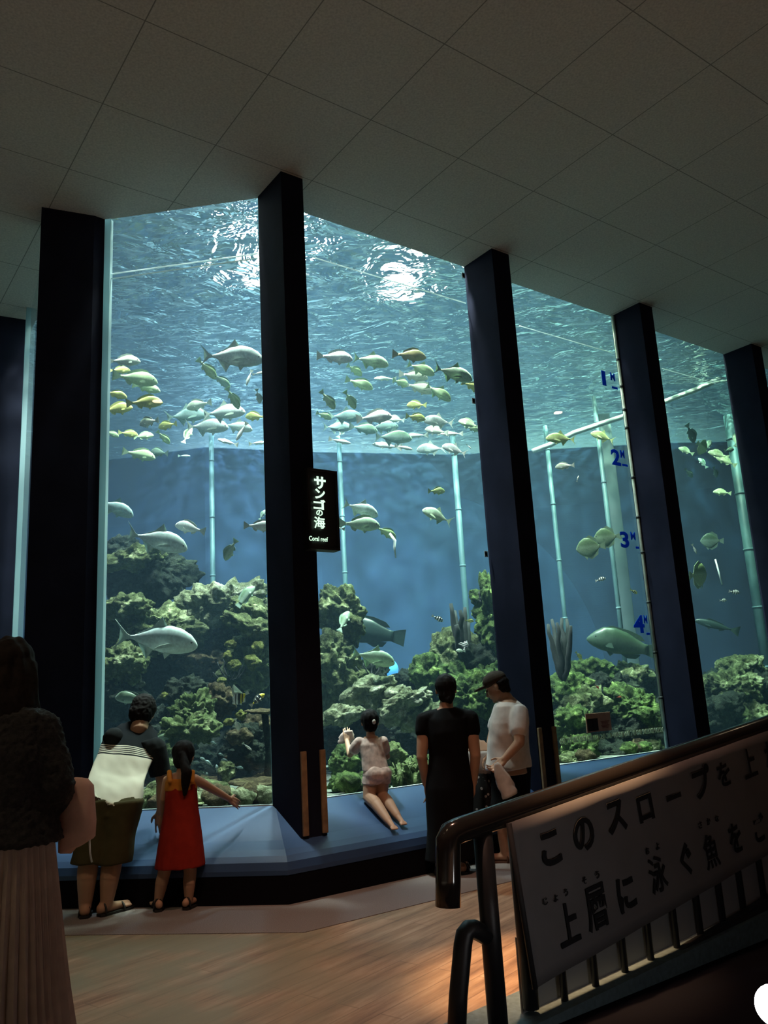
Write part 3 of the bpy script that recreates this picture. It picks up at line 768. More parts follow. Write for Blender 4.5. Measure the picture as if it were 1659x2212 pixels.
# stations measured from the nose (0) to the tail root; heights above/below the axis
KINDS = {
    'trevally': dict(top=[(0, .005), (.03, .05), (.10, .105), (.22, .150), (.35, .165), (.5, .135), (.65, .070), (.76, .024), (.80, .018)],
                     bot=[(0, -.02), (.03, -.055), (.10, -.085), (.22, -.110), (.38, -.120), (.5, -.100), (.65, -.055), (.76, -.022), (.80, -.018)],
                     w=.30, tail=[(.79, .016), (.84, .035), (.93, .12), (1.0, .19), (.93, .085), (.875, 0), (.92, -.075), (.99, -.175), (.92, -.11), (.84, -.035), (.79, -.016)],
                     dorsal=[(.38, .155), (.42, .165), (.46, .245), (.49, .205), (.56, .13), (.72, .045), (.72, .03), (.5, .12)],
                     anal=[(.47, -.10), (.52, -.105), (.58, -.20), (.575, -.13), (.62, -.08), (.73, -.035), (.72, -.025), (.55, -.08)],
                     pec=[(.25, -.01), (.34, -.005), (.44, -.04), (.50, -.085), (.40, -.065), (.28, -.045)],
                     pelvic=[(.30, -.11), (.36, -.17), (.385, -.12), (.37, -.105)], eye=(.075, .035, .013)),
    'bream': dict(top=[(0, .0), (.04, .06), (.12, .12), (.25, .165), (.38, .165), (.55, .115), (.70, .050), (.78, .032), (.82, .032)],
                  bot=[(0, -.03), (.04, -.06), (.12, -.095), (.25, -.125), (.40, -.130), (.55, -.095), (.70, -.045), (.78, -.032), (.82, -.032)],
                  w=.36, tail=[(.81, .03), (.87, .06), (1.0, .14), (.965, .05), (.935, 0), (.965, -.05), (.99, -.135), (.87, -.06), (.81, -.03)],
                  dorsal=[(.20, .15), (.26, .20), (.40, .215), (.55, .175), (.68, .105), (.70, .05), (.5, .125), (.3, .155)],
                  anal=[(.54, -.09), (.58, -.15), (.66, -.12), (.71, -.06), (.70, -.045), (.6, -.075)],
                  pec=[(.24, -.02), (.32, -.01), (.40, -.05), (.36, -.075), (.27, -.055)],
                  pelvic=[(.30, -.12), (.36, -.175), (.40, -.13), (.38, -.115)], eye=(.095, .045, .015)),
    'fusilier': dict(top=[(0, .0), (.04, .035), (.12, .07), (.28, .095), (.45, .09), (.65, .055), (.78, .022), (.82, .02)],
                     bot=[(0, -.015), (.04, -.04), (.12, -.065), (.28, -.085), (.45, -.08), (.65, -.05), (.78, -.022), (.82, -.02)],
                     w=.5, tail=[(.81, .02), (.88, .06), (1.0, .13), (.94, .04), (.90, 0), (.94, -.04), (1.0, -.12), (.88, -.06), (.81, -.02)],
                     dorsal=[(.25, .09), (.30, .13), (.42, .12), (.62, .08), (.66, .045), (.45, .075)],
                     anal=[(.55, -.06), (.58, -.10), (.66, -.07), (.70, -.035), (.6, -.05)],
                     pec=[(.22, -.01), (.32, -.01), (.38, -.045), (.26, -.04)], pelvic=[(.3, -.08), (.35, -.12), (.38, -.085), (.36, -.08)], eye=(.085, .02, .013)),
    'batfish': dict(top=[(0, .0), (.05, .10), (.15, .24), (.30, .34), (.48, .33), (.65, .20), (.78, .06), (.82, .05)],
                    bot=[(0, -.04), (.05, -.12), (.15, -.24), (.30, -.33), (.48, -.33), (.65, -.20), (.78, -.06), (.82, -.05)],
                    w=.14, tail=[(.81, .05), (1.0, .14), (.97, 0), (1.0, -.14), (.81, -.05)],
                    dorsal=[(.30, .32), (.5, .42), (.72, .28), (.76, .08), (.6, .24)], anal=[(.30, -.32), (.5, -.42), (.72, -.28), (.76, -.08), (.6, -.24)],
                    pec=[(.24, -.02), (.33, .0), (.38, -.05), (.27, -.06)], pelvic=[(.25, -.30), (.34, -.42), (.36, -.33), (.33, -.31)], eye=(.10, .06, .018)),
    'banner': dict(top=[(0, -.02), (.06, .04), (.18, .20), (.34, .28), (.5, .26), (.68, .12), (.78, .05), (.82, .045)],
                   bot=[(0, -.05), (.06, -.09), (.18, -.20), (.34, -.27), (.5, -.25), (.68, -.12), (.78, -.05), (.82, -.045)],
                   w=.16, tail=[(.81, .045), (1.0, .10), (.98, 0), (1.0, -.10), (.81, -.045)],
                   dorsal=[(.24, .24), (.30, .42), (.42, .62), (.62, .72), (.46, .55), (.42, .36), (.62, .26), (.74, .10), (.5, .24)],
                   anal=[(.42, -.25), (.58, -.32), (.72, -.12), (.6, -.16)], pec=[(.24, -.04), (.34, -.02), (.36, -.08), (.27, -.08)],
                   pelvic=[(.28, -.23), (.34, -.34), (.38, -.25), (.35, -.24)], eye=(.09, .02, .018)),
    'wrasse': dict(top=[(0, -.02), (.04, .04), (.10, .11), (.20, .185), (.34, .21), (.52, .18), (.70, .11), (.80, .075), (.84, .075)],
                   bot=[(0, -.05), (.04, -.085), (.10, -.115), (.22, -.145), (.40, -.155), (.55, -.135), (.70, -.095), (.80, -.07), (.84, -.07)],
                   w=.42, tail=[(.83, .07), (.92, .10), (1.0, .12), (1.0, -.11), (.92, -.09), (.83, -.07)],
                   dorsal=[(.24, .19), (.30, .225), (.55, .215), (.72, .175), (.79, .11), (.7, .10), (.5, .17)],
                   anal=[(.5, -.14), (.6, -.18), (.72, -.16), (.77, -.09), (.65, -.10)], pec=[(.24, -.03), (.34, -.01), (.38, -.07), (.28, -.08)],
                   pelvic=[(.30, -.14), (.36, -.20), (.40, -.15), (.38, -.14)], eye=(.11, .035, .011)),
}
for _k, _s in (('trevally', 1.2), ('bream', 1.14)):
    for _n in ('top', 'bot', 'dorsal', 'anal', 'pelvic'): KINDS[_k][_n] = [(a, b * _s) for a, b in KINDS[_k][_n]]
FISH_MESH = {}
def fish_meshes(kind):
    if kind in FISH_MESH: return FISH_MESH[kind]
    K = KINDS[kind]; end = K['top'][-1][0]; out = {}
    bm = bmesh.new(); rings = []
    N = 22
    for i in range(N + 1):
        t_ = end * (i / N) ** 1.25 if i else 0.0
        a, b = prof(K['top'], t_), prof(K['bot'], t_)
        c, hh = (a + b) / 2, max((a - b) / 2, .004)
        ww = hh * K['w'] * (1.25 if t_ < .35 else 1.25 - 0.5 * (t_ - .35) / .5)
        rings.append([V((.5 - t_, math.sin(g) * ww, c + math.cos(g) * hh)) for g in [2 * math.pi * k / 16 for k in range(16)]])
    loft(bm, rings)
    me = bpy.data.meshes.new(kind + '_body'); bm.normal_update(); bmesh.ops.recalc_face_normals(bm, faces=bm.faces); bm.to_mesh(me); bm.free()
    out['body'] = me
    def fin(nm, pts, y=0.0, out_=0.0, th=.007):
        bm = bmesh.new()
        n = len(pts); f = []
        x0 = pts[0][0]
        for s in (-1, 1):
            f.append([bm.verts.new((.5 - p[0], y + (abs(p[0] - x0) * out_) + s * th / 2, p[1])) for p in pts])
        bm.faces.new(f[0]); bm.faces.new(f[1][::-1])
        for i in range(n): bm.faces.new((f[0][i], f[1][i], f[1][(i + 1) % n], f[0][(i + 1) % n]))
        bmesh.ops.triangulate(bm, faces=[q for q in bm.faces if len(q.verts) > 4]); bmesh.ops.recalc_face_normals(bm, faces=bm.faces)
        me = bpy.data.meshes.new(kind + '_' + nm); bm.to_mesh(me); bm.free(); return me
    out['tail_fin'] = fin('tail_fin', K['tail']); out['dorsal_fin'] = fin('dorsal_fin', K['dorsal']); out['anal_fin'] = fin('anal_fin', K['anal'])
    hw = .135 * K['w'] * 1.15
    for sgn, sfx in ((1, 'l'), (-1, 'r')):
        out['pectoral_fin_' + sfx] = fin('pectoral_fin_' + sfx, K['pec'], sgn * hw, sgn * .35)
        out['pelvic_fin_' + sfx] = fin('pelvic_fin_' + sfx, K['pelvic'], sgn * .02, sgn * .2)
        ex, ez, er = K['eye']
        a, b = prof(K['top'], ex), prof(K['bot'], ex); hh = (a - b) / 2; c = (a + b) / 2
        ww = hh * K['w'] * 1.25 * math.sqrt(max(.05, 1 - ((ez - c) / hh) ** 2))
        bm = bmesh.new(); bmesh.ops.create_uvsphere(bm, u_segments=10, v_segments=8, radius=er)
        bmesh.ops.translate(bm, verts=bm.verts, vec=(.5 - ex, sgn * ww * .92, ez))
        me = bpy.data.meshes.new(kind + '_eye_' + sfx); bm.to_mesh(me); bm.free(); out['eye_' + sfx] = me
    for m in out.values(): m.polygons.foreach_set('use_smooth', [len(p.vertices) == 4 and 'fin' not in m.name for p in m.polygons])
    FISH_MESH[kind] = out; return out
def fish(kind, px, py, L, ang, face, Y, color, mat, yaw=0.0, label=None, group=None, name=None, roll=0.0, finmat='fin', cat='fish'):
    ms = fish_meshes(kind)
    p = at_y(px, py, Y)
    k = L * px_scale(p) / max(.35, math.cos(math.radians(yaw)))
    a, y = math.radians(ang), math.radians(yaw)
    d = ((CR * (face * math.cos(a)) + CU * math.sin(a)) * math.cos(y) + _f * math.sin(y)).normalized()
    up = (CU * math.cos(a) - CR * (face * math.sin(a)))
    up = (up - d * up.dot(d)).normalized(); side = up.cross(d)
    root = bpy.data.objects.new(name or kind, None); COL.objects.link(root); root.empty_display_size = .05
    m4 = Matrix((d, side, up)).transposed().to_4x4() @ Matrix.Rotation(math.radians(roll), 4, 'X')
    m4.translation = p
    root.matrix_world = m4 @ Matrix.Diagonal((k, k, k, 1))
    root.scale = (k, k, k)
    tag(root, label, cat, group)
    for nm, me in ms.items():
        o = bpy.data.objects.new(nm.rsplit('_', 1)[0] if nm[-2:] in ('_l', '_r') else nm, me)
        if not me.materials: me.materials.append(None)
        COL.objects.link(o); o.parent = root; o.color = (*color, 1)
        o.material_slots[0].link = 'OBJECT'
        o.material_slots[0].material = FM['eye'] if nm.startswith('eye') else (FM[mat] if nm == 'body' or finmat == 'same' else FM[finmat])
    return root

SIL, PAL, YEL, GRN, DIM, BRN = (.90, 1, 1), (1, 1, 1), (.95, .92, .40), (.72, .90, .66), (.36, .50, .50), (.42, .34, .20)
# (kind, x, y, length, angle, facing, depth, colour, material, yaw)
SHOAL_L = [
 ('bream', 268, 780, 62, 4, 1, 8.3, SIL, 'bream', 25), ('trevally', 500, 772, 135, -2, 1, 8.0, SIL, 'silver', 10), ('bream', 447, 797, 54, -48, 1, 8.5, GRN, 'bream', 20),
 ('bream', 478, 822, 46, -40, 1, 9.2, DIM, 'bream', 20), ('bream', 503, 860, 50, -62, 1, 8.8, GRN, 'bream', 20), ('fusilier', 538, 816, 36, -70, -1, 9.2, PAL, 'silver', 0),
 ('fusilier', 560, 806, 30, 10, 1, 9.0, PAL, 'silver', 0), ('bream', 558, 856, 30, -80, 1, 8.4, SIL, 'silver', 30), ('bream', 292, 818, 92, -8, 1, 8.6, GRN, 'bream', 15),
 ('bream', 316, 838, 56, -12, 1, 8.9, GRN, 'bream', 20), ('bream', 312, 870, 74, 4, 1, 8.2, YEL, 'bream', 15), ('bream', 252, 884, 60, 14, 1, 8.3, YEL, 'bream', 30),
 ('bream', 250, 852, 44, -14, 1, 8.6, YEL, 'bream', 25), ('bream', 430, 875, 60, -10, -1, 9.4, SIL, 'bream', 20), ('trevally', 482, 892, 92, 6, 1, 9.2, SIL, 'silver', 15),
 ('trevally', 402, 898, 88, 8, 1, 9.8, DIM, 'silver', 20), ('bream', 322, 912, 50, -8, -1, 9.0, PAL, 'bream', 30), ('bream', 362, 919, 46, -8, -1, 9.2, YEL, 'bream', 25),
 ('trevally', 446, 922, 92, 0, 1, 9.4, SIL, 'silver', 10), ('trevally', 512, 922, 66, -10, 1, 9.6, SIL, 'silver', 10), ('bream', 552, 900, 48, 4, -1, 9.4, YEL, 'bream', 25),
 ('fusilier', 522, 932, 46, -60, -1, 9.2, PAL, 'silver', 0), ('bream', 277, 937, 36, -6, 1, 9.8, YEL, 'bream', 35), ('bream', 310, 942, 38, 10, 1, 9.9, GRN, 'bream', 30),
 ('bream', 353, 945, 34, -50, 1, 9.7, GRN, 'bream', 30), ('bream', 240, 937, 30, -20, 1, 9.8, GRN, 'bream', 30), ('bream', 300, 982, 66, -12, 1, 9.6, GRN, 'bream', 20),
 ('bream', 344, 978, 46, 6, -1, 9.9, DIM, 'bream', 30), ('fusilier', 492, 955, 48, 16, -1, 9.9, PAL, 'silver', 10), ('fusilier', 558, 957, 40, 6, 1, 9.9, SIL, 'silver', 10),
 ('bream', 405, 940, 38, 70, 1, 10.4, GRN, 'bream', 30), ('fusilier', 398, 985, 26, 0, 1, 11.2, DIM, 'silver', 10), ('bream', 258, 800, 40, 6, 1, 8.9, YEL, 'bream', 30),
]
SHOAL_M = [
 ('bream', 723, 772, 78, -4, 1, 8.6, PAL, 'silver', 10), ('trevally', 800, 780, 80, -10, 1, 8.9, GRN, 'silver', 12), ('bream', 884, 768, 74, -4, 1, 8.8, BRN, 'bream', 10),
 ('bream', 766, 800, 36, -30, 1, 9.4, GRN, 'bream', 40), ('bream', 776, 829, 62, -18, 1, 9.2, GRN, 'bream', 10), ('bream', 708, 864, 48, -52, 1, 8.8, GRN, 'bream', 20),
 ('bream', 756, 864, 42, -58, 1, 9.0, GRN, 'bream', 30), ('trevally', 908, 797, 66, -20, 1, 9.2, GRN, 'bream', 10), ('bream', 893, 812, 64, -6, 1, 9.6, PAL, 'bream', 15),
 ('trevally', 978, 807, 90, -16, 1, 8.6, GRN, 'silver', 10), ('fusilier', 832, 818, 48, 4, -1, 9.9, SIL, 'silver', 10), ('bream', 866, 827, 36, -10, 1, 9.7, GRN, 'bream', 45),
 ('bream', 905, 838, 68, -14, 1, 9.8, PAL, 'bream', 10), ('trevally', 946, 848, 66, -30, 1, 9.4, GRN, 'bream', 10), ('bream', 900, 875, 42, 4, -1, 10.0, YEL, 'bream', 30),
 ('bream', 898, 902, 44, -6, 1, 9.6, YEL, 'bream', 30), ('bream', 808, 902, 78, 6, 1, 9.2, PAL, 'silver', 10), ('trevally', 745, 900, 76, 0, 1, 10.2, DIM, 'silver', 15),
 ('bream', 700, 898, 34, -20, 1, 9.6, GRN, 'bream', 30), ('bream', 856, 906, 36, 10, -1, 10.4, SIL, 'bream', 30), ('trevally', 948, 911, 68, 8, -1, 10.0, PAL, 'silver', 10),
 ('bream', 1014, 916, 48, 20, -1, 9.6, GRN, 'bream', 20), ('bream', 943, 931, 50, 12, -1, 10.2, PAL, 'bream', 20), ('fusilier', 976, 937, 48, 0, -1, 10.4, PAL, 'silver', 10),
 ('trevally', 848, 945, 84, -2, 1, 10.4, DIM, 'bream', 12), ('fusilier', 898, 941, 54, -2, -1, 10.6, SIL, 'silver', 10), ('trevally', 728, 923, 64, 0, 1, 10.6, DIM, 'silver', 15),
 ('bream', 785, 926, 62, -8, 1, 10.5, DIM, 'bream', 20), ('trevally', 828, 922, 66, 4, 1, 10.8, DIM, 'silver', 20), ('fusilier', 734, 953, 48, -10, 1, 10.2, PAL, 'silver', 15),
 ('fusilier', 836, 963, 64, 8, -1, 10.6, PAL, 'silver', 15), ('fusilier', 872, 967, 40, -10, 1, 10.4, PAL, 'silver', 15), ('trevally', 932, 970, 64, -2, -1, 10.8, SIL, 'silver', 15),
 ('trevally', 982, 972, 56, 20, -1, 9.8, PAL, 'silver', 10), ('fusilier', 1013, 965, 14, -40, 1, 10, PAL, 'silver', 10), ('bream', 1020, 835, 50, -20, 1, 9.2, YEL, 'bream', 20),
 ('bream', 1022, 926, 34, -10, 1, 10.1, GRN, 'bream', 20), ('bream', 740, 930, 40, 60, 1, 11, DIM, 'bream', 20),
]
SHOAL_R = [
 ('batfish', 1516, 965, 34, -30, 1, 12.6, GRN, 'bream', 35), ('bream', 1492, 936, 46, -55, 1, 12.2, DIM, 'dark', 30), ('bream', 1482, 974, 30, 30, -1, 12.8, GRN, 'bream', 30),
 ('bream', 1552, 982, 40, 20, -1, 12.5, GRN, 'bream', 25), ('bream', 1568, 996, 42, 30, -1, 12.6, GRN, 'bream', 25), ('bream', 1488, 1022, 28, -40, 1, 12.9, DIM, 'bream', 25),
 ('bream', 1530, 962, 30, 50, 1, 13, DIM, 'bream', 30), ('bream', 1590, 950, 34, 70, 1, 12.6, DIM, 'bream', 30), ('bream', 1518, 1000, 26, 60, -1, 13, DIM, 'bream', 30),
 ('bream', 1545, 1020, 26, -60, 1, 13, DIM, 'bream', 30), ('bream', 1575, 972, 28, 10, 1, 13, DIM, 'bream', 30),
]
ORD = ['first', 'second', 'third', 'fourth', 'fifth', 'sixth', 'seventh', 'eighth', 'ninth', 'tenth', 'eleventh', 'twelfth', 'thirteenth', 'fourteenth', 'fifteenth', 'sixteenth', 'seventeenth', 'eighteenth', 'nineteenth', 'twentieth'] + ['twenty-' + s for s in ('first', 'second', 'third', 'fourth', 'fifth', 'sixth', 'seventh', 'eighth', 'ninth')] + ['thirtieth'] + ['thirty-' + s for s in ('first', 'second', 'third', 'fourth', 'fifth', 'sixth', 'seventh', 'eighth', 'ninth')]
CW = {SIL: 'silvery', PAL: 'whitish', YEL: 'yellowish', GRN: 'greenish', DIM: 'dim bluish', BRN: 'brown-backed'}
KW = {'bream': 'deep-bodied', 'trevally': 'fork-tailed', 'fusilier': 'slim', 'batfish': 'round'}
FN = {'bream': 'bream', 'trevally': 'trevally', 'fusilier': 'slender_fish', 'batfish': 'batfish'}
def shoal(lst, where, group):
    ks = sorted({q[0] for q in lst}); order = {}
    for c in set((q[0], q[7], q[5]) for q in lst):
        for i, q in enumerate(sorted((q for q in lst if (q[0], q[7], q[5]) == c), key=lambda q: (q[1], q[2]))): order[id(q)] = (i, c)
    cnt = {}
    for q in lst: cnt[(q[0], q[7], q[5])] = cnt.get((q[0], q[7], q[5]), 0) + 1
    for q in lst:
        kind, px, py, L, ang, face, Y, col, mat, yaw = q
        i, c = order[id(q)]
        zmax = ZW - 0.25 - 0.12
        p = at_y(px, py, Y)
        if p.z > zmax: Y = (zmax - EYE) / (ray(px, py).z / ray(px, py).y)
        dr = 'facing right' if face > 0 else 'facing left'
        if abs(ang) > 38: dr += ', diving' if ang < 0 else ', rising'
        if cnt[c] > 1:
            lab = f"{CW[col]} {KW[kind]} fish {dr}, {ORD[i]} such from left, {where} shoal"
        else: lab = f"{CW[col]} {KW[kind]} fish {dr}, only such one of the {where} shoal"
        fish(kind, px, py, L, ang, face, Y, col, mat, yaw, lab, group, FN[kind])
shoal(SHOAL_L, 'left pane\'s', 'shoal under the surface in the left pane')
shoal(SHOAL_M, 'middle pane\'s', 'shoal under the surface in the middle pane')
shoal(SHOAL_R, 'far right pane\'s', 'dim shoal in the far right pane')

SINGLE = [
 ('trevally', 336, 1383, 178, -9, 1, 7.9, SIL, 'silver', 8, 'large silver trevally in front of the reef, the biggest fish in the left pane', 'trevally'),
 ('trevally', 338, 1168, 132, -16, 1, 8.4, SIL, 'silver', 12, 'silver trevally swimming right just over the dark blocky rock', 'trevally'),
 ('trevally', 246, 1097, 86, -24, 1, 9.0, (.55, .72, .75), 'silver', 12, 'bluish trevally half hidden by the left pane edge, mid water', 'trevally'),
 ('bream', 411, 1141, 70, 12, -1, 8.6, PAL, 'silver', 10, 'pale fish swimming left beside the upright post in the left pane', 'bream'),
 ('bream', 560, 1137, 66, -4, 1, 8.3, PAL, 'silver', 10, 'pale fish swimming right into the sign pillar', 'bream'),
 ('bream', 498, 1188, 54, -58, -1, 8.6, (.55, .66, .55), 'bream', 20, 'olive fish diving to the left over the pale crest rock', 'bream'),
 ('bream', 567, 1112, 24, 60, 1, 9.6, DIM, 'bream', 20, 'small dim fish rising beside the sign pillar, above the pale one', 'bream'),
 ('wrasse', 531, 1288, 52, 55, 1, 8.7, (.45, .60, .55), 'bream', 30, 'grey green fish resting upright on the pale crest rock', 'wrasse'),
 ('wrasse', 282, 1509, 72, 4, -1, 7.9, (.35, .45, .42), 'bream', 12, 'grey spindle fish left of the stooping man\'s head', 'wrasse'),
 ('banner', 519, 1507, 44, -35, -1, 7.4, PAL, 'banner', 8, 'black, white and yellow bannerfish left of the sign pillar', 'bannerfish'),
 ('bream', 556, 1512, 38, 40, 1, 7.7, PAL, 'yband', 15, 'yellow and dark banded fish just right of the bannerfish', 'banded_fish'),
 ('bream', 512, 1565, 30, -80, 1, 7.4, PAL, 'silver', 25, 'white fish diving head down under the bannerfish', 'bream'),
 ('fusilier', 534, 1613, 26, -42, 1, 7.5, PAL, 'silver', 10, 'small bright slim fish in front of the olive boulder', 'slender_fish'),
 ('wrasse', 349, 1594, 40, 5, 1, 7.8, (.40, .50, .45), 'bream', 10, 'grey fish between the stooping man\'s shoulder and the green mound', 'wrasse'),
 ('trevally', 778, 1100, 82, -20, 1, 9.0, SIL, 'silver', 10, 'silver trevally swimming right beside the lit sign, the upper of two', 'trevally'),
 ('bream', 776, 1133, 90, -4, 1, 8.8, GRN, 'silver', 10, 'greenish fish swimming right beside the lit sign, below the silver trevally', 'bream'),
 ('bream', 833, 1150, 52, -30, 1, 9.2, (.55, .70, .45), 'bream', 15, 'olive fish with white threads trailing below it', 'bream'),
 ('fusilier', 727, 1140, 36, 10, -1, 8.4, PAL, 'silver', 0, 'small white fish cut off by the lit sign', 'slender_fish'),
 ('bream', 943, 1061, 38, 0, 1, 9.6, (.75, .82, .40), 'bream', 30, 'small olive yellow fish alone under the middle shoal', 'bream'),
 ('trevally', 945, 1115, 70, 24, -1, 9.0, GRN, 'silver', 12, 'pale green trevally sloping down to the left by the middle post', 'trevally'),
 ('bream', 945, 1336, 28, -28, 1, 9.4, PAL, 'damsel', 10, 'little black-barred damselfish over the pointed spire', 'damselfish'),
 ('bream', 1014, 1341, 20, -10, 1, 9.2, YEL, 'bream', 20, 'tiny yellow fish right of the dark finger coral', 'bream'),
 ('bream', 995, 1406, 20, 0, -1, 9.2, SIL, 'bream', 20, 'tiny pale fish at the foot of the dark finger coral', 'bream'),
 ('banner', 1005, 1394, 20, 70, 1, 9.1, PAL, 'damsel', 20, 'tiny black and white fish upright on the dark finger coral', 'damselfish'),
 ('trevally', 805, 1421, 100, -16, 1, 8.8, GRN, 'silver', 10, 'green trevally swimming right low beside the sign pillar', 'trevally'),
 ('wrasse', 795, 1366, 160, 8, -1, 10.6, (.20, .32, .30), 'dark', 10, 'big shadowy fish swimming left behind the upright boulder', 'wrasse'),
 ('bream', 743, 1342, 44, 65, 1, 8.8, (.60, .80, .70), 'bream', 35, 'green fish upright in front of the boulder by the sign pillar', 'bream'),
 ('trevally', 1212, 948, 64, 4, -1, 9.6, (.75, .85, .45), 'bream', 10, 'yellow-green fish swimming left in the metre-figure pane, upper left', 'trevally'),
 ('trevally', 1302, 944, 52, 22, -1, 10.2, (.70, .85, .45), 'bream', 15, 'yellow-green fish swimming left just below the figure 1', 'trevally'),
 ('bream', 1220, 1007, 38, -6, -1, 9.8, PAL, 'bream', 25, 'whitish fish swimming left alone in the upper metre-figure pane', 'bream'),
 ('fusilier', 1248, 1034, 14, 70, 1, 9.8, PAL, 'silver', 10, 'tiny white sliver of a fish below the whitish one', 'slender_fish'),
 ('batfish', 1276, 1182, 60, -8, -1, 10.6, (.28, .37, .26), 'bream', 15, 'round pale green fish left of the figure 3, the lower of two', 'batfish'),
 ('batfish', 1312, 1160, 56, -6, -1, 11.0, (.19, .26, .18), 'bream', 15, 'round olive fish left of the figure 3, the upper of two', 'batfish'),
 ('bream', 1297, 1252, 24, 14, 1, 11.0, PAL, 'damsel', 10, 'little barred damselfish under the two round fish', 'damselfish'),
 ('bream', 1369, 1278, 18, -30, 1, 10.8, YEL, 'yband', 10, 'little yellow and black fish beside the measuring pole', 'banded_fish'),
 ('bream', 1250, 1416, 22, -50, 1, 10.0, YEL, 'bream', 15, 'little yellow fish right of the dark sea fan', 'bream'),
 ('wrasse', 1345, 1392, 150, 12, -1, 11.2, (.085, .14, .11), 'bream', 10, 'big humphead fish resting over the green rocks by the figure 4', 'humphead_fish'),
 ('bream', 1290, 1484, 12, -50, 1, 9.9, (1.0, .10, .06), 'bream', 10, 'tiny red fish shape, added for a lamp reflection, on the dark round rock', 'red_lamp_glint'),  # red fish shape imitates a lamp mirrored in the glass
 ('bream', 1337, 1506, 12, 0, 1, 9.9, (.8, .18, .12), 'bream', 10, 'tiny dull red fish shape for a lamp reflection, right of the brighter red one', 'red_lamp_glint'),  # fainter mirrored red lamp, drawn the same way
 ('bream', 1560, 1064, 36, 6, -1, 12.6, GRN, 'bream', 15, 'pale fish swimming left alone under the far right shoal', 'bream'),
 ('batfish', 1538, 1168, 46, 0, -1, 12.4, (.22, .32, .30), 'bream', 15, 'dim round fish in the middle of the far right pane', 'batfish'),
 ('fusilier', 1500, 1186, 24, -60, 1, 11.6, PAL, 'silver', 10, 'small white fish at the left edge of the far right pane', 'slender_fish'),
 ('batfish', 1508, 1242, 56, 0, 1, 11.6, (.60, .72, .45), 'bream', 40, 'big round olive fish half hidden by the pillar in the far right pane', 'batfish'),
 ('bream', 1586, 1279, 26, -10, 1, 12.4, PAL, 'damsel', 10, 'little barred damselfish in the far right pane, the right one', 'damselfish'),
 ('bream', 1562, 1297, 18, 0, 1, 12.4, PAL, 'damsel', 20, 'little barred damselfish in the far right pane, the left one', 'damselfish'),
 ('fusilier', 1548, 1352, 90, 14, -1, 13.4, (.10, .16, .15), 'dark', 15, 'long dark shark-like fish low in the far right pane', 'slender_fish'),
]
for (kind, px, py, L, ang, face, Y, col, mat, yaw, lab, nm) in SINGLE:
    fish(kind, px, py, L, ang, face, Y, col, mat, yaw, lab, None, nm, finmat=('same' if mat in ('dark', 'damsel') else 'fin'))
LITTLE = [(451, 1626, 22, 16), (427, 1633, 20, 8), (440, 1641, 16, 20), (452, 1649, 18, 32), (487, 1643, 18, 6), (516, 1658, 16, -14), (433, 1657, 10, 0), (462, 1605, 14, 14), (468, 1660, 14, 85), (423, 1646, 14, -20), (447, 1673, 8, 80), (436, 1668, 12, 10), (500, 1620, 12, -10), (478, 1630, 12, 12)]
for (px, py, L, ang) in LITTLE:
    fish('bream', px, py, L * 1.15, ang, -1 if ang >= 0 else 1, 7.7 + .3 * rnd.random(), (.55, .68, .72), 'silver', 12, 'little grey fish of the small shoal right of the girl\'s head', 'little grey fish over the lower table coral', 'little_fish')
# white threads trailing under the olive fish; thin stick in the far pane; hose
M_white = plain('white_line', (0.75, 0.85, 0.85), 0.5)
t0 = [at_y(842, 1152, 9.1), at_y(853, 1168, 9.1), at_y(852, 1182, 9.1), at_y(855, 1205, 9.1)]
tag(tube_obj('white_thread', t0, [.012, .018, .014, .006], M_white), 'white threads trailing below the olive fish in the middle pane', 'thread')
tag(tube_obj('thin_rod', [at_y(1545, 1208, 12.4), at_y(1560, 1263, 12.4)], 0.012, M_white), 'thin white rod slanting in the far right pane', 'rod')
M_hose = plain('pale_hose', (0.60, 0.72, 0.68), 0.4, nscale=3, namt=0.2)
hp = [(1150, 975, 12.2), (1190, 960, 12.2), (1240, 935, 12.3), (1300, 915, 12.4), (1340, 902, 12.4), (1400, 882, 12.4), (1450, 862, 12.4), (1500, 843, 12.4), (1530, 830, 12.4), (1548, 820, 12.4), (1575, 814, 12.4)]
tag(tube_obj('hose', [at_y(*q) for q in hp], 0.042, M_hose), 'pale hose slanting up to the right high in the water', 'hose')
# faint second waterline: the horizontal joint of the panes
def seam(a, b, z, lab):
    for dz in (0, -0.05):
        pass
M_seam = translucent_mat('bright_pane_seam', (0.8, 0.92, 0.95), (0.8, 0.92, 0.95))
def seam_bar(p0, p1, rad, lab):
    tag(tube_obj('pane_seam', [p0, p1], rad, M_seam, None, 6), lab, 'seam')
for dy, w in ((0, 'upper'), (10, 'lower')):
    seam_bar(ontoL(241, 592 + dy, -0.03), ontoL(556, 548 + dy, -0.03), 0.006, f'{w} thin bright seam line across the left pane near its top')
seam_bar(ontoR(676, 556, -0.03), ontoR(1006, 655, -0.03), 0.006, 'thin bright seam line across the middle pane near its top')
seam_bar(ontoR(1122, 704, -0.03), ontoR(1322, 762, -0.03), 0.005, 'thin seam line across the metre-figure pane near its top')
seam_bar(ontoR(1430, 796, -0.03), ontoR(1545, 828, -0.03), 0.005, 'thin seam line across the far right pane near its top')
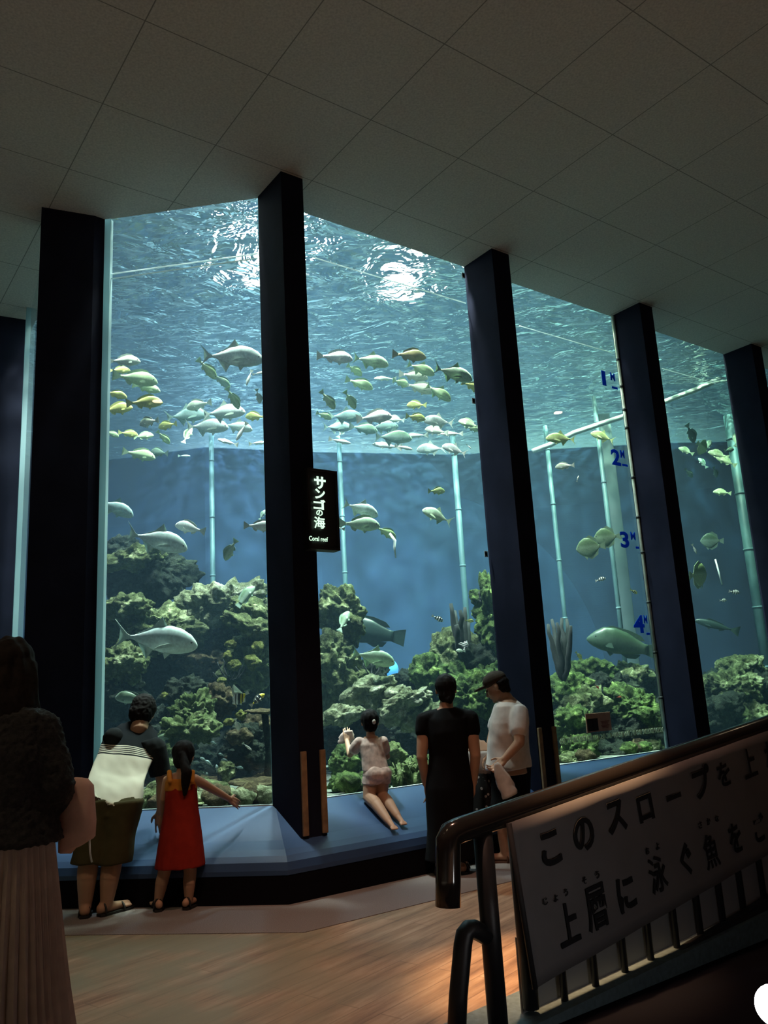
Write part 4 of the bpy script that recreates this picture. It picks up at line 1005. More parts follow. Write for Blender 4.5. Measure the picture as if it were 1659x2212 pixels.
# ------------------------------------------------------------------ people
class Solid:
    """overlapping rounded pieces that are fused into one skin"""
    def __init__(s): s.bm = bmesh.new()
    def ell(s, c, ax, seg=20):
        m = Matrix((ax[0], ax[1], ax[2])).transposed().to_4x4(); m.translation = V(c)
        r = bmesh.ops.create_uvsphere(s.bm, u_segments=seg, v_segments=seg // 2, radius=1.0)
        bmesh.ops.transform(s.bm, matrix=m, verts=r['verts']); return s
    def ball(s, c, r): return s.ell(c, (V((r, 0, 0)), V((0, r, 0)), V((0, 0, r))))
    def cap(s, p0, p1, r0, r1, seg=14):
        p0, p1 = V(p0), V(p1); d = p1 - p0; L = d.length
        if L < 1e-5: return s.ball(p0, r0)
        d /= L; u = d.orthogonal().normalized(); w = d.cross(u); rings = []
        for a in (-80, -50, -20): rings.append((p0 + d * r0 * math.sin(math.radians(a)), r0 * math.cos(math.radians(a))))
        for t_ in (0.25, 0.5, 0.75): rings.append((p0 + d * L * t_, r0 + (r1 - r0) * t_))
        for a in (20, 50, 80): rings.append((p1 + d * r1 * math.sin(math.radians(a)), r1 * math.cos(math.radians(a))))
        loft(s.bm, [[c + (u * math.cos(g) + w * math.sin(g)) * r for g in [2 * math.pi * k / seg for k in range(seg)]] for c, r in rings]); return s
    def chain(s, pts, rads):
        for i in range(len(pts) - 1): s.cap(pts[i], pts[i + 1], rads[i], rads[i + 1])
        return s
    def body_loft(s, secs, seg=36, close=True):
        """secs: (centre, half width vector, half depth vector[, squareness])"""
        rings = []
        for sc in secs:
            c, a, b = V(sc[0]), V(sc[1]), V(sc[2]); e = sc[3] if len(sc) > 3 else 2.3
            ring = []
            for k in range(seg):
                g = 2 * math.pi * k / seg; cs, sn = math.cos(g), math.sin(g)
                ring.append(c + a * math.copysign(abs(cs) ** (2 / e), cs) + b * math.copysign(abs(sn) ** (2 / e), sn))
            rings.append(ring)
        loft(s.bm, rings, close); return s
    def build(s, name, mat, parent, origin, voxel=0.007, smooth=4, disp=None):
        bmesh.ops.recalc_face_normals(s.bm, faces=s.bm.faces)
        me = bpy.data.meshes.new(name); s.bm.to_mesh(me); s.bm.free()
        tmp = bpy.data.objects.new('tmp', me); COL.objects.link(tmp)
        md = tmp.modifiers.new('fuse', 'REMESH'); md.mode = 'VOXEL'; md.voxel_size = voxel
        if smooth:
            sm = tmp.modifiers.new('soft', 'SMOOTH'); sm.factor = 0.5; sm.iterations = smooth
        bpy.context.view_layer.update()
        ev = tmp.evaluated_get(bpy.context.evaluated_depsgraph_get())
        m2 = bpy.data.meshes.new_from_object(ev)
        bpy.data.objects.remove(tmp); bpy.data.meshes.remove(me)
        m2.name = name; m2.materials.clear()
        o_ = V(origin); nrm = [v.normal.copy() for v in m2.vertices]
        for v, nn in zip(m2.vertices, nrm):
            c = v.co.copy()
            if disp: c += nn * disp(c)
            v.co = c - o_
        return link(name, m2, mat, parent)
def folds(amp, fx=9, fz=3.0, seed=0):
    def f(c):
        q = V((c.x * fx + seed, c.y * fx, c.z * fz + c.x * 4))
        return amp * (noise.noise(q) + 0.5 * noise.noise(q * 2.1))
    return f
def nz3(v): return V(v).normalized()
def hand(S, wrist, d, side, size=1.0, curl=0.5, palm=None):
    """wrist point, finger direction, side = towards the thumb; fingers bend towards palm"""
    d = nz3(d); side = V(side); side = (side - d * side.dot(d)).normalized()
    pn = side.cross(d) if palm is None else V(palm)
    pn = (pn - d * pn.dot(d) - side * pn.dot(side)).normalized()
    k = 0.175 * size
    for o_ in (-.17, 0, .17): S.cap(wrist + d * k * .04 + side * k * o_ * .7, wrist + d * k * .46 + side * k * o_ * 1.05, k * .085, k * .085)
    for i, (o_, L) in enumerate([(.21, .40), (.07, .46), (-.07, .43), (-.20, .33)]):
        p = wrist + d * k * .50 + side * k * o_; a = 0.0; r = .052 * k
        for sgm, frac in enumerate((.45, .32, .23)):
            a += curl * (0.45, 0.75, 0.5)[sgm]
            q = p + (d * math.cos(a) + pn * math.sin(a) + side * o_ * .25) * L * k * frac
            S.cap(p, q, r, r * .92, 8); p = q; r *= .93
    p = wrist + d * k * .14 + side * k * .20
    q = p + (side * .7 + d * .62 + pn * .25).normalized() * k * .22; S.cap(p, q, .065 * k, .058 * k, 8)
    S.cap(q, q + (d * .9 + side * .25 + pn * .3).normalized() * k * .20, .056 * k, .048 * k, 8)
def head(S, c, fwd, up, h=0.225, neck=None, neck_r=0.052):
    fwd, up = nz3(fwd), nz3(up); side = fwd.cross(up).normalized(); up = side.cross(fwd)
    k = h / 0.225
    S.ell(c + up * .025 * k - fwd * .008 * k, (side * .074 * k, fwd * .092 * k, up * .088 * k))
    S.ell(c - up * .035 * k + fwd * .018 * k, (side * .058 * k, fwd * .070 * k, up * .078 * k))
    S.ell(c - up * .094 * k + fwd * .062 * k, (side * .024 * k, fwd * .020 * k, up * .018 * k))       # chin
    S.cap(c - up * .002 * k + fwd * .084 * k, c - up * .038 * k + fwd * .100 * k, .009 * k, .014 * k, 8)  # nose
    S.ell(c - up * .064 * k + fwd * .082 * k, (side * .024 * k, fwd * .009 * k, up * .007 * k))        # lips
    S.ell(c + up * .016 * k + fwd * .076 * k, (side * .050 * k, fwd * .012 * k, up * .010 * k))        # brow
    for s in (-1, 1):
        S.ell(c - up * .010 * k + side * s * .076 * k - fwd * .008 * k, (side * .010 * k, fwd * .018 * k, up * .031 * k))
        S.ell(c - up * .03 * k + side * s * .034 * k + fwd * .064 * k, (side * .022 * k, fwd * .016 * k, up * .022 * k))
    if neck is not None: S.cap(c - up * .06 * k - fwd * .015 * k, neck, neck_r * .95, neck_r * 1.15)
    return [c + up * -.003 * k + side * s * .030 * k + fwd * .0835 * k for s in (-1, 1)]
def eyes(pts, root, r=0.0095):
    for p in pts:
        bm = bmesh.new(); bmesh.ops.create_uvsphere(bm, u_segments=12, v_segments=8, radius=r)
        from_bm('eye', bm, M_eye, root).location = p - root.location
def shoe(root, heel, toe, mat, w=0.045, name='sandal', h=0.02, strap=True):
    o_ = root.location; d = (toe - heel); L = d.length; d = nz3(d); sd = d.cross(V((0, 0, 1))).normalized()
    bm = bmesh.new(); rings = []
    for t_, ww in ((0, .55), (.06, .75), (.25, .82), (.5, .85), (.72, 1.0), (.9, .85), (.98, .5), (1.0, .3)):
        c = heel + d * L * t_ - o_
        rings.append([c + sd * w * ww, c + sd * w * ww + V((0, 0, h)), c - sd * w * ww + V((0, 0, h)), c - sd * w * ww])
    loft(bm, rings)
    ob = from_bm(name, bm, mat, root, smooth=False)
    if strap:
        c = heel + d * L * .62 - o_
        pts = [c + sd * w * 1.02 * math.cos(a) + V((0, 0, h * .5 + .052 * math.sin(a))) for a in [math.pi * k / 8 for k in range(9)]]
        tube_obj('strap', pts, .008, mat, ob, 8).location = (0, 0, 0)
        pts = [heel + d * L * .12 - o_ + sd * w * .85 * math.cos(a) + V((0, 0, h * .5 + .075 * math.sin(a))) for a in [math.pi * k / 8 for k in range(9)]]
        tube_obj('strap', pts, .007, mat, ob, 8)
    return ob
def leg_and_foot(S, hip, knee, ankle, toe, r=(.085, .055, .036)):
    S.cap(hip, knee, r[0], r[1]); mid = knee.lerp(ankle, .32) + V((0, -.012, 0))
    S.cap(knee, mid, r[1] * .95, r[1] * .98); S.cap(mid, ankle, r[1] * .98, r[2])
    heel = V((ankle.x, ankle.y, 0)) - nz3(V((toe.x - ankle.x, toe.y - ankle.y, 0))) * .035
    S.cap(ankle, heel + V((0, 0, .045)), r[2], r[2] * .85)
    S.cap(heel + V((0, 0, .048)), V((toe.x, toe.y, .042)), r[2] * .85, r[2] * .55)
    dv = nz3(V((toe.x - heel.x, toe.y - heel.y, 0))); sv = V((dv.y, -dv.x, 0))
    for i in range(5):
        t0_ = V((toe.x, toe.y, .034)) + sv * (i - 2) * .016; S.cap(t0_ - dv * .03, t0_ + dv * (.028 - abs(i - 1.5) * .006), .012, .009, 8)
def P(px, py, Y): return at_y(px, py, Y)

def skin_mat(n, c): return plain(n, c, 0.55, nscale=8, namt=0.08, spec=0.3)
M_skin = skin_mat('skin', (0.45, 0.27, 0.18)); M_hair = plain('black_hair', (0.007, 0.006, 0.007), 0.8, nscale=60, namt=0.5, spec=0.15)
M_eye = plain('dark_eye', (0.03, 0.02, 0.02), 0.2)
M_sandal = plain('black_sandal', (0.012, 0.012, 0.012), 0.6)
def cloth(n, c, namt=0.10): return plain(n, c, 0.9, nscale=18, namt=namt, spec=0.1)

# --- stooping man -------------------------------------------------
def person_root(px, py, label, Y=None):
    g = at_z(px, py, 0.0)
    if Y is not None: g = V((at_y(px, py, Y).x, Y, 0))
    return empty('person', (g.x, g.y, 0), label, 'person')
def shirt_bands_mat(axis_pt, axis, stops):
    t = NT('banded_shirt_cloth'); b = t.n('BsdfPrincipled'); b.inputs['Roughness'].default_value = 0.9; b.inputs['Specular IOR Level'].default_value = .1
    tc = t.n('TexCoord'); sb = t.n('VectorMath', operation='SUBTRACT'); sb.inputs[1].default_value = axis_pt
    t.l(tc, 'Object', sb, 0); dt = t.n('VectorMath', operation='DOT_PRODUCT'); dt.inputs[1].default_value = axis; t.l(sb, 'Vector', dt, 0)
    r = t.ramp(stops, 'CONSTANT'); t.l(dt, 'Value', r, 'Fac'); t.l(r, 'Color', b, 'Base Color'); t.l(b, 'BSDF', t.out, 'Surface'); return t.m
rA = person_root(210, 1978, 'stooping man in a white shirt with dark striped yoke and olive shorts')
oA = rA.location; YA = oA.y
S = Solid()
hL, hR = P(222, 1745, YA + .02), P(268, 1748, YA + .03)
kL, kR = P(192, 1858, YA - .01), P(243, 1860, YA + .02)
aL, aR = P(184, 1958, YA - .02), P(230, 1960, YA + .0)
aL.z = max(aL.z, .075); aR.z = max(aR.z, .075)
tL, tR = V((aL.x - .05, aL.y + .16, 0)), V((aR.x + .10, aR.y + .12, 0))
leg_and_foot(S, hL, kL, aL, tL, (.105, .07, .043)); leg_and_foot(S, hR, kR, aR, tR, (.105, .07, .043))
pel = P(246, 1728, YA + .04); wst = P(252, 1690, YA + .12); chs = P(282, 1620, YA + .30); nck = P(302, 1572, YA + .42); hd = P(310, 1534, YA + .50)
sdir = (P(340, 1612, YA) - P(240, 1590, YA)).normalized()
S.body_loft([(pel, sdir * .17, V((0, .12, .04))), (wst, sdir * .16, V((0, .11, .06))), (chs, sdir * .18, V((0, .10, .09))), (nck, sdir * .09, V((0, .06, .05)))])
shR, shL = P(336, 1614, YA + .33), P(246, 1592, YA + .33)
elR, wrR = P(350, 1688, YA + .36), P(347, 1752, YA + .40)
S.chain([shR, elR, wrR], [.058, .044, .030]); hand(S, wrR, V((-.02, .15, -1)), V((-1, 0, 0)), 1.05, .35, V((0, 1, 0)))
elL, wrL = P(238, 1655, YA + .52), P(262, 1705, YA + .62)
S.chain([shL, elL, wrL], [.058, .044, .030]); hand(S, wrL, V((.3, .6, -.6)), V((1, 0, 0)), 1.05, .35)
upA = nz3(V((.10, .25, .95)))
ey = head(S, hd, V((.25, .9, -.25)), upA, .235, nck, .058)
S.build('body', M_skin, rA, oA); eyes(ey, rA)
H_ = Solid(); H_.ell(hd + upA * .022 - V((0, .012, 0)), (V((.098, 0, 0)), V((0, .106, 0)), V((0, 0, .104)))); H_.ell(hd - upA * .025 - V((.003, .040, 0)), (V((.092, 0, 0)), V((0, .082, 0)), V((0, 0, .092))))
H_.build('hair', M_hair, rA, oA, .006, 2, lambda c: .005 * noise.noise(c * 22) + .005 * noise.noise(c * 60))
# shirt
ax = nz3(P(296, 1575, YA + .40) - P(246, 1712, YA + .05))
C = Solid()
hemc = P(246, 1714, YA + .04)
perp = sdir
C.body_loft([(hemc, (P(305, 1738, YA) - P(193, 1697, YA)) * .52, V((0, .168, .05))), (P(252, 1680, YA + .12), perp * .205, V((0, .15, .08))), (P(268, 1640, YA + .24), perp * .200, V((0, .135, .10))),
             (P(284, 1606, YA + .32), perp * .205, V((0, .12, .10))), (P(296, 1585, YA + .38), perp * .165, V((0, .09, .08))), (P(303, 1570, YA + .42), perp * .075, V((0, .06, .05)))])
bands = [(0.0, (.80, .80, .70))]
lo = .300
for k in range(5): bands += [(lo + k * .0165, (.02, .025, .03)), (lo + k * .0165 + .009, (.80, .80, .70))]
bands += [(lo + 5 * .0165, (.015, .02, .025))]
M_shA = shirt_bands_mat(hemc - oA, ax, bands)
C.build('shirt', M_shA, rA, oA, .009, 3, folds(.012, 7, 5))
for sh, el in ((shR, elR), (shL, elL)):
    C = Solid(); d_ = nz3(el - sh); u_ = d_.orthogonal().normalized(); w_ = d_.cross(u_)
    C.body_loft([(sh.lerp(nck, .45) + V((0, 0, -.01)), u_ * .070, w_ * .070), (sh, u_ * .074, w_ * .076), (sh.lerp(el, .4), u_ * .076, w_ * .076), (sh.lerp(el, .80), u_ * .072, w_ * .072)])
    C.ball(sh + V((0, -.005, .002)), .070)
    C.build('sleeve', cloth('black_sleeve', (.014, .017, .020)), rA, oA, .008, 3, folds(.006, 12, 9))
C = Solid()
for hp_, kn in ((hL, kL), (hR, kR)): 
    C.body_loft([(hp_ + V((0, 0, .06)), V((.13, 0, 0)), V((0, .14, 0))), (hp_.lerp(kn, .5), V((.118, 0, 0)), V((0, .12, 0))), (kn + V((0.004, 0, -.012)), V((.122, 0, 0)), V((0, .115, 0)))])
C.body_loft([(pel + V((0, 0, -.09)), V((.19, 0, 0)), V((0, .15, 0))), (pel + V((0, 0.01, .03)), V((.170, 0, 0)), V((0, .125, .02)))])
C.build('shorts', cloth('olive_cotton', (.075, .068, .035)), rA, oA, .010, 3, folds(.010, 8, 4, 5))
shoe(rA, V((aL.x + .02, aL.y - .07, 0)), V((tL.x, tL.y + .06, 0)), M_sandal); shoe(rA, V((aR.x - .03, aR.y - .06, 0)), V((tR.x + .03, tR.y + .05, 0)), M_sandal)

# --- girl in the red dress ---------------------------------------
rB = person_root(375, 1966, 'girl with a long ponytail in a red and orange sleeveless dress, pointing right'); oB = rB.location; YB = oB.y
S = Solid()
kL, kR = P(354, 1888, YB), P(411, 1885, YB); aL, aR = P(342, 1946, YB - .01), P(408, 1942, YB)
aL.z = max(aL.z, .06); aR.z = max(aR.z, .06)
hL, hR = P(376, 1790, YB + .02), P(408, 1790, YB + .02)
tL, tR = V((aL.x - .05, aL.y + .11, 0)), V((aR.x + .05, aR.y + .11, 0))
leg_and_foot(S, hL, kL, aL, tL, (.065, .045, .029)); leg_and_foot(S, hR, kR, aR, tR, (.065, .045, .029))
X = V((1, 0, 0)); Yv = V((0, 1, 0))
S.body_loft([(P(392, 1785, YB + .03), X * .105, Yv * .08), (P(391, 1735, YB + .03), X * .095, Yv * .075), (P(391, 1690, YB + .04), X * .105, Yv * .075), (P(394, 1668, YB + .05), X * .07, Yv * .05)])
shR, shL = P(421, 1683, YB + .04), P(362, 1686, YB + .04)
elR, wrR = P(462, 1706, YB + .16), P(496, 1726, YB + .27)
S.chain([shR, elR, wrR], [.036, .029, .021]); hand(S, wrR, (wrR - elR), V((0, .4, 1)), .78, .25)
elL, wrL = P(354, 1725, YB + .05), P(352, 1762, YB + .12)
S.chain([shL, elL, wrL], [.036, .029, .021]); hand(S, wrL, V((0, .2, -1)), V((1, .3, 0)), .78, .4)
hd = P(397, 1633, YB + .07); nk = P(393, 1668, YB + .05)
ey = head(S, hd, V((.05, 1, -.12)), V((0, .1, 1)), .20, nk, .036)
S.build('body', M_skin, rB, oB, .0055); eyes(ey, rB, .008)
H_ = Solid(); H_.ell(hd + V((0, -.01, .028)), (X * .080, Yv * .088, V((0, 0, .084)))); H_.ell(hd + V((0, -.03, -.03)), (X * .066, Yv * .055, V((0, 0, .06))))
H_.chain([hd + V((.012, -.085, .01)), P(403, 1668, YB - .07), P(401, 1695, YB - .06), P(398, 1716, YB - .05)], [.030, .036, .030, .012])
H_.build('hair', M_hair, rB, oB, .006, 2, lambda c: .007 * noise.noise(V((c.x * 45, c.y * 45, c.z * 8))))
M_red, M_orange = cloth('red_cotton', (.27, .022, .014)), cloth('orange_cotton', (.50, .20, .035))
C = Solid()
C.body_loft([(P(389, 1871, YB + .02), X * .172, Yv * .15, 2), (P(390, 1820, YB + .02), X * .150, Yv * .13, 2), (P(391, 1765, YB + .03), X * .128, Yv * .105, 2), (P(391, 1745, YB + .03), X * .118, Yv * .092), (P(391, 1700, YB + .04), X * .110, Yv * .086), (P(391, 1694, YB + .04), X * .110, Yv * .086)])
C.build('dress', M_red, rB, oB, .007, 2, folds(.008, 14, 2))
C = Solid()
C.body_loft([(P(391, 1706, YB + .04), X * .113, Yv * .088), (P(391, 1686, YB + .04), X * .108, Yv * .084), (P(391, 1681, YB + .04), X * .100, Yv * .080)])
for sx in (-1, 1):
    C.chain([P(391 + sx * 24, 1688, YB - .04), P(391 + sx * 25, 1668, YB - .005), P(391 + sx * 25, 1668, YB + .07), P(391 + sx * 22, 1686, YB + .11)], [.017, .017, .017, .017])
C.build('dress_yoke', M_orange, rB, oB, .006, 2, folds(.003, 16, 5))
shoe(rB, V((aL.x + .015, aL.y - .05, 0)), V((tL.x, tL.y + .04, 0)), M_sandal, .034); shoe(rB, V((aR.x - .015, aR.y - .05, 0)), V((tR.x, tR.y + .04, 0)), M_sandal, .034)

# --- kneeling child -----------------------------------------------
kz = lambda d: .57 + (.378 - .57) * d / .41 if d < .41 else .378 - (d - .41) * .39
def on_ledge(px, py, up=0.0):
    """point on the sloping ledge under a pixel"""
    v = ray(px, py); t_ = 1.0
    lo_, hi_ = .5, 12
    for _ in range(50):
        m_ = (lo_ + hi_) / 2; q = CPOS + v * m_; d_ = (q - G0).dot(N1)
        if q.z - (kz(d_) if d_ < .66 else 0) - up > 0: lo_ = m_
        else: hi_ = m_
    return CPOS + v * lo_
rC_p = on_ledge(812, 1722, 0.0)
rC = empty('person', rC_p, 'small child in pale clothes kneeling on the blue ledge with one hand on the glass', 'person'); oC = rC.location
S = Solid()
kL, kR = on_ledge(797, 1722, .045), on_ledge(823, 1718, .045)
fL, fR = on_ledge(838, 1772, .035), on_ledge(858, 1762, .035)
YC = (kL.y + kR.y) / 2
hL, hR = P(802, 1678, YC + .0), P(826, 1678, YC + .0)
for hp_, kn, ft in ((hL, kL, fL), (hR, kR, fR)):
    S.cap(hp_, kn, .068, .050); mid = kn.lerp(ft, .35) + V((0, 0, .014)); S.cap(kn, mid, .050, .051); S.cap(mid, ft, .051, .031)
    d_ = nz3(ft - kn); S.cap(ft, ft + d_ * .09 + V((0, 0, -.004)), .027, .020)
    sv = d_.cross(V((0, 0, 1))).normalized()
    for i in range(5): q = ft + d_ * .095 + sv * (i - 2) * .011; S.cap(q, q + d_ * .022, .010, .008, 8)
S.body_loft([(P(814, 1680, YC), X * .095, Yv * .075), (P(808, 1640, YC + .02), X * .085, Yv * .065), (P(802, 1608, YC + .04), X * .095, Yv * .065), (P(801, 1590, YC + .05), X * .055, Yv * .045)])
hd = P(799, 1559, YC + .07); nk = P(801, 1592, YC + .05)
ey = head(S, hd, V((-.15, 1, 0)), V((0, .05, 1)), .195, nk, .034)
shL, shR = P(776, 1604, YC + .04), P(827, 1602, YC + .04)
elL, wrL = P(756, 1630, YC + .08), P(749, 1600, YC + .20)
S.chain([shL, elL, wrL], [.034, .027, .020]); hand(S, wrL, V((.0, .25, 1)), V((1, .2, 0)), .72, .35, V((0, 1, 0)))
elR, wrR = P(836, 1634, YC + .10), P(826, 1636, YC + .22)
S.chain([shR, elR, wrR], [.034, .027, .020]); hand(S, wrR, V((-.3, 1, .2)), V((0, 0, 1)), .72, .35)
S.build('body', M_skin, rC, oC, .0055); eyes(ey, rC, .008)
H_ = Solid(); H_.ell(hd + V((0, -.008, .024)), (X * .078, Yv * .086, V((0, 0, .080)))); H_.ell(hd + V((.004, -.035, -.035)), (X * .062, Yv * .05, V((0, 0, .05))))
hh = H_.build('hair', M_hair, rC, oC, .006, 2, lambda c: .006 * noise.noise(V((c.x * 45, c.y * 45, c.z * 10))))
bm = bmesh.new(); bmesh.ops.create_uvsphere(bm, u_segments=14, v_segments=8, radius=1.0); bmesh.ops.scale(bm, vec=(.016, .010, .020), verts=bm.verts)
from_bm('hair_clip', bm, plain('white_clip', (.75, .72, .68), .4), hh).location = hd + V((.036, -.085, 0)) - oC
M_pink = plain('pale_pink_print', (.62, .48, .43), 0.9, nscale=26, namt=0.28, spec=.1)
C = Solid()
C.body_loft([(P(812, 1664, YC), X * .108, Yv * .085), (P(807, 1635, YC + .02), X * .098, Yv * .076), (P(802, 1608, YC + .04), X * .105, Yv * .074), (P(801, 1596, YC + .045), X * .075, Yv * .055), (P(801, 1592, YC + .05), X * .05, Yv * .045)])
C.chain([shL, shL.lerp(elL, .5)], [.046, .050]); C.chain([shR, shR.lerp(elR, .5)], [.046, .050])
C.build('shirt', M_pink, rC, oC, .007, 2, folds(.006, 12, 8))
C = Solid(); C.ell(P(815, 1672, YC - .005), (X * .118, Yv * .10, V((0, 0, .085)))); 
for hp_, kn in ((hL, kL), (hR, kR)): C.body_loft([(hp_, X * .070, Yv * .075), (hp_.lerp(kn, .35), X * .068, Yv * .072)])
C.build('shorts', M_pink, rC, oC, .007, 2, folds(.010, 16, 5))
# cloth in the raised hand
bm = bmesh.new(); rings = []
for i in range(9):
    t_ = i / 8; c = P(752 - 7 * t_, 1578 + 28 * t_, YC + .22); w_ = .035 + .03 * math.sin(t_ * 2.6)
    rings.append([c + X * w_ * math.cos(a) * (1 + .3 * noise.noise(V((a * 2, t_ * 4, 1)))) + Yv * (.016 * math.sin(a)) for a in [2 * math.pi * k / 16 for k in range(16)]])
loft(bm, rings)
tag(from_bm('handkerchief', bm, M_pink), 'crumpled pale handkerchief held against the glass by the kneeling child', 'handkerchief')

# --- woman in black ------------------------------------------------
rD = person_root(975, 1888, 'woman in a long black dress with short sleeves, seen from behind'); oD = rD.location; YD = oD.y
S = Solid()
aL, aR = P(950, 1872, YD), P(1000, 1872, YD); aL.z = aR.z = .075
kL, kR = P(952, 1790, YD), P(996, 1790, YD); hL, hR = P(948, 1690, YD), P(992, 1690, YD)
tL, tR = V((aL.x - .02, aL.y + .17, 0)), V((aR.x + .02, aR.y + .17, 0))
leg_and_foot(S, hL, kL, aL, tL); leg_and_foot(S, hR, kR, aR, tR)
S.body_loft([(P(970, 1690, YD), X * .165, Yv * .12), (P(969, 1630, YD), X * .13, Yv * .095), (P(966, 1570, YD + .01), X * .155, Yv * .10), (P(965, 1541, YD + .02), X * .13, Yv * .07), (P(964, 1528, YD + .02), X * .06, Yv * .055)])
shL, shR = P(916, 1555, YD + .01), P(1015, 1552, YD + .01)
elL, wrL = P(911, 1635, YD - .02), P(920, 1692, YD + .05)
elR, wrR = P(1027, 1632, YD - .02), P(1023, 1690, YD + .04)
S.chain([shL, elL, wrL], [.056, .043, .030]); hand(S, wrL, V((.05, .2, -1)), V((.2, 1, 0)), .95, .5)
S.chain([shR, elR, wrR], [.056, .043, .030]); hand(S, wrR, V((-.15, .2, -1)), V((-.2, 1, 0)), .95, .5)
hd = P(963, 1489, YD + .05); nk = P(964, 1530, YD + .02)
ey = head(S, hd, V((-.06, 1, -.05)), V((0, .08, 1)), .225, nk, .050)
S.build('body', M_skin, rD, oD); eyes(ey, rD)
H_ = Solid(); H_.ell(hd + V((0, -.012, .030)), (X * .086, Yv * .100, V((0, 0, .094)))); H_.ell(hd + V((.002, -.05, -.045)), (X * .070, Yv * .055, V((0, 0, .062)))); H_.ball(hd + V((.012, -.082, -.075)), .036)
H_.build('hair', M_hair, rD, oD, .006, 2, lambda c: .008 * noise.noise(V((c.x * 40, c.y * 40, c.z * 9))))
M_blk = cloth('black_jersey', (.004, .004, .005))
C = Solid()
C.body_loft([(P(972, 1855, YD), X * .19, Yv * .16), (P(972, 1790, YD), X * .175, Yv * .15), (P(970, 1700, YD), X * .185, Yv * .14), (P(969, 1632, YD), X * .152, Yv * .115), (P(966, 1580, YD + .01), X * .165, Yv * .125), (P(965, 1553, YD + .015), X * .175, Yv * .105), (P(965, 1540, YD + .02), X * .135, Yv * .088), (P(964, 1529, YD + .02), X * .072, Yv * .068)])
C.chain([P(945, 1546, YD + .015), shL, shL.lerp(elL, .30)], [.058, .066, .066]); C.chain([P(985, 1544, YD + .015), shR, shR.lerp(elR, .30)], [.058, .066, .066])
C.build('dress', M_blk, rD, oD, .009, 3, folds(.008, 8, 2))
shoe(rD, V((aL.x, aL.y - .07, 0)), V((tL.x, tL.y + .05, 0)), M_sandal); shoe(rD, V((aR.x, aR.y - .07, 0)), V((tR.x, tR.y + .05, 0)), M_sandal)

# --- man in the white shirt -----------------------------------------
rE = person_root(1098, 1862, 'man in a loose white shirt, dark cap and black shorts looking left into the tank'); oE = rE.location; YE = oE.y
S = Solid()
fwd = nz3(V((-.86, .50, 0))); sdE = V((fwd.y, -fwd.x, 0))     # his right-hand side
aL, aR = P(1092, 1846, YE - .03), P(1124, 1846, YE + .06); aL.z = aR.z = .08
kL, kR = P(1086, 1770, YE - .03), P(1118, 1770, YE + .06); hL, hR = P(1098, 1672, YE - .03), P(1116, 1672, YE + .05)
tL, tR = V((aL.x - .17, aL.y + .04, 0)), V((aR.x - .12, aR.y + .12, 0))
leg_and_foot(S, hL, kL, aL, tL, (.095, .058, .040)); leg_and_foot(S, hR, kR, aR, tR, (.095, .058, .040))
bdE = V((.55, .83, 0))
S.body_loft([(P(1107, 1672, YE), bdE * .16, fwd * .115), (P(1104, 1620, YE), bdE * .155, fwd * .115), (P(1102, 1560, YE), bdE * .17, fwd * .11), (P(1100, 1522, YE), bdE * .13, fwd * .08), (P(1094, 1507, YE), bdE * .06, fwd * .06)])
shN, shF = P(1120, 1540, YE - .15), P(1082, 1535, YE + .12)
elN, wrN = P(1122, 1604, YE - .25), P(1090, 1640, YE - .27)
S.chain([shN, elN, wrN], [.056, .043, .030]); hand(S, wrN, V((-.75, .15, -.65)), V((-.4, .8, .4)), 1.05, .9)
elF, wrF = P(1064, 1590, YE + .16), P(1056, 1625, YE + .08)
S.chain([shF, elF, wrF], [.056, .043, .030]); hand(S, wrF, V((-.6, -.3, -.7)), V((0, -1, .2)), 1.05, .6)
hd = P(1073, 1483, YE + .02); nk = P(1094, 1512, YE); fE = nz3(V((-.90, .30, -.36))); upE = nz3(V((-.34, .12, .93)))
ey = head(S, hd, fE, upE, .235, nk, .056)
S.build('body', M_skin, rE, oE); eyes(ey, rE)
sE = fE.cross(upE)
H_ = Solid(); H_.ell(hd + upE * .012 - fE * .035, (sE * .082, fE * .078, upE * .078)); H_.ell(hd - upE * .04 - fE * .055, (sE * .062, fE * .045, upE * .05))
H_.build('hair', M_hair, rE, oE, .006, 2, lambda c: .006 * noise.noise(c * 40))
C = Solid(); C.ell(hd + upE * .055 - fE * .004, (sE * .090, fE * .106, upE * .074)); 
C.ell(hd + upE * .038 + fE * .125, (sE * .070, fE * .070, upE * .012))
C.build('cap', cloth('grey_brown_cap', (.055, .045, .038)), rE, oE, .006, 2)
C = Solid()
C.body_loft([(P(1099, 1660, YE), bdE * .195, fwd * .175), (P(1099, 1610, YE), bdE * .18, fwd * .155), (P(1099, 1560, YE), bdE * .185, fwd * .14), (P(1100, 1524, YE), bdE * .155, fwd * .095), (P(1095, 1512, YE), bdE * .075, fwd * .07)])
C.chain([shN - bdE * -.02, shN.lerp(elN, .58)], [.075, .072]); C.chain([shF, shF.lerp(elF, .62)], [.070, .074])
C.build('shirt', cloth('white_cotton', (.74, .70, .68)), rE, oE, .009, 3, folds(.010, 7, 6))
C = Solid()
for hp_, kn in ((hL, kL), (hR, kR)): C.body_loft([(hp_ + V((0, 0, .13)), bdE * .12, fwd * .125), (hp_.lerp(kn, .5), bdE * .105, fwd * .105), (kn + V((0, 0, .07)), bdE * .10, fwd * .10)])
C.build('shorts', M_blk, rE, oE, .009, 3, folds(.008, 8, 4))
shoe(rE, V((aL.x + .05, aL.y - .01, 0)), V((tL.x - .05, tL.y + .01, 0)), plain('brown_sandal', (.12, .06, .04), .6)); shoe(rE, V((aR.x + .04, aR.y - .04, 0)), V((tR.x - .04, tR.y + .03, 0)), plain('brown_sandal', (.12, .06, .04), .6))
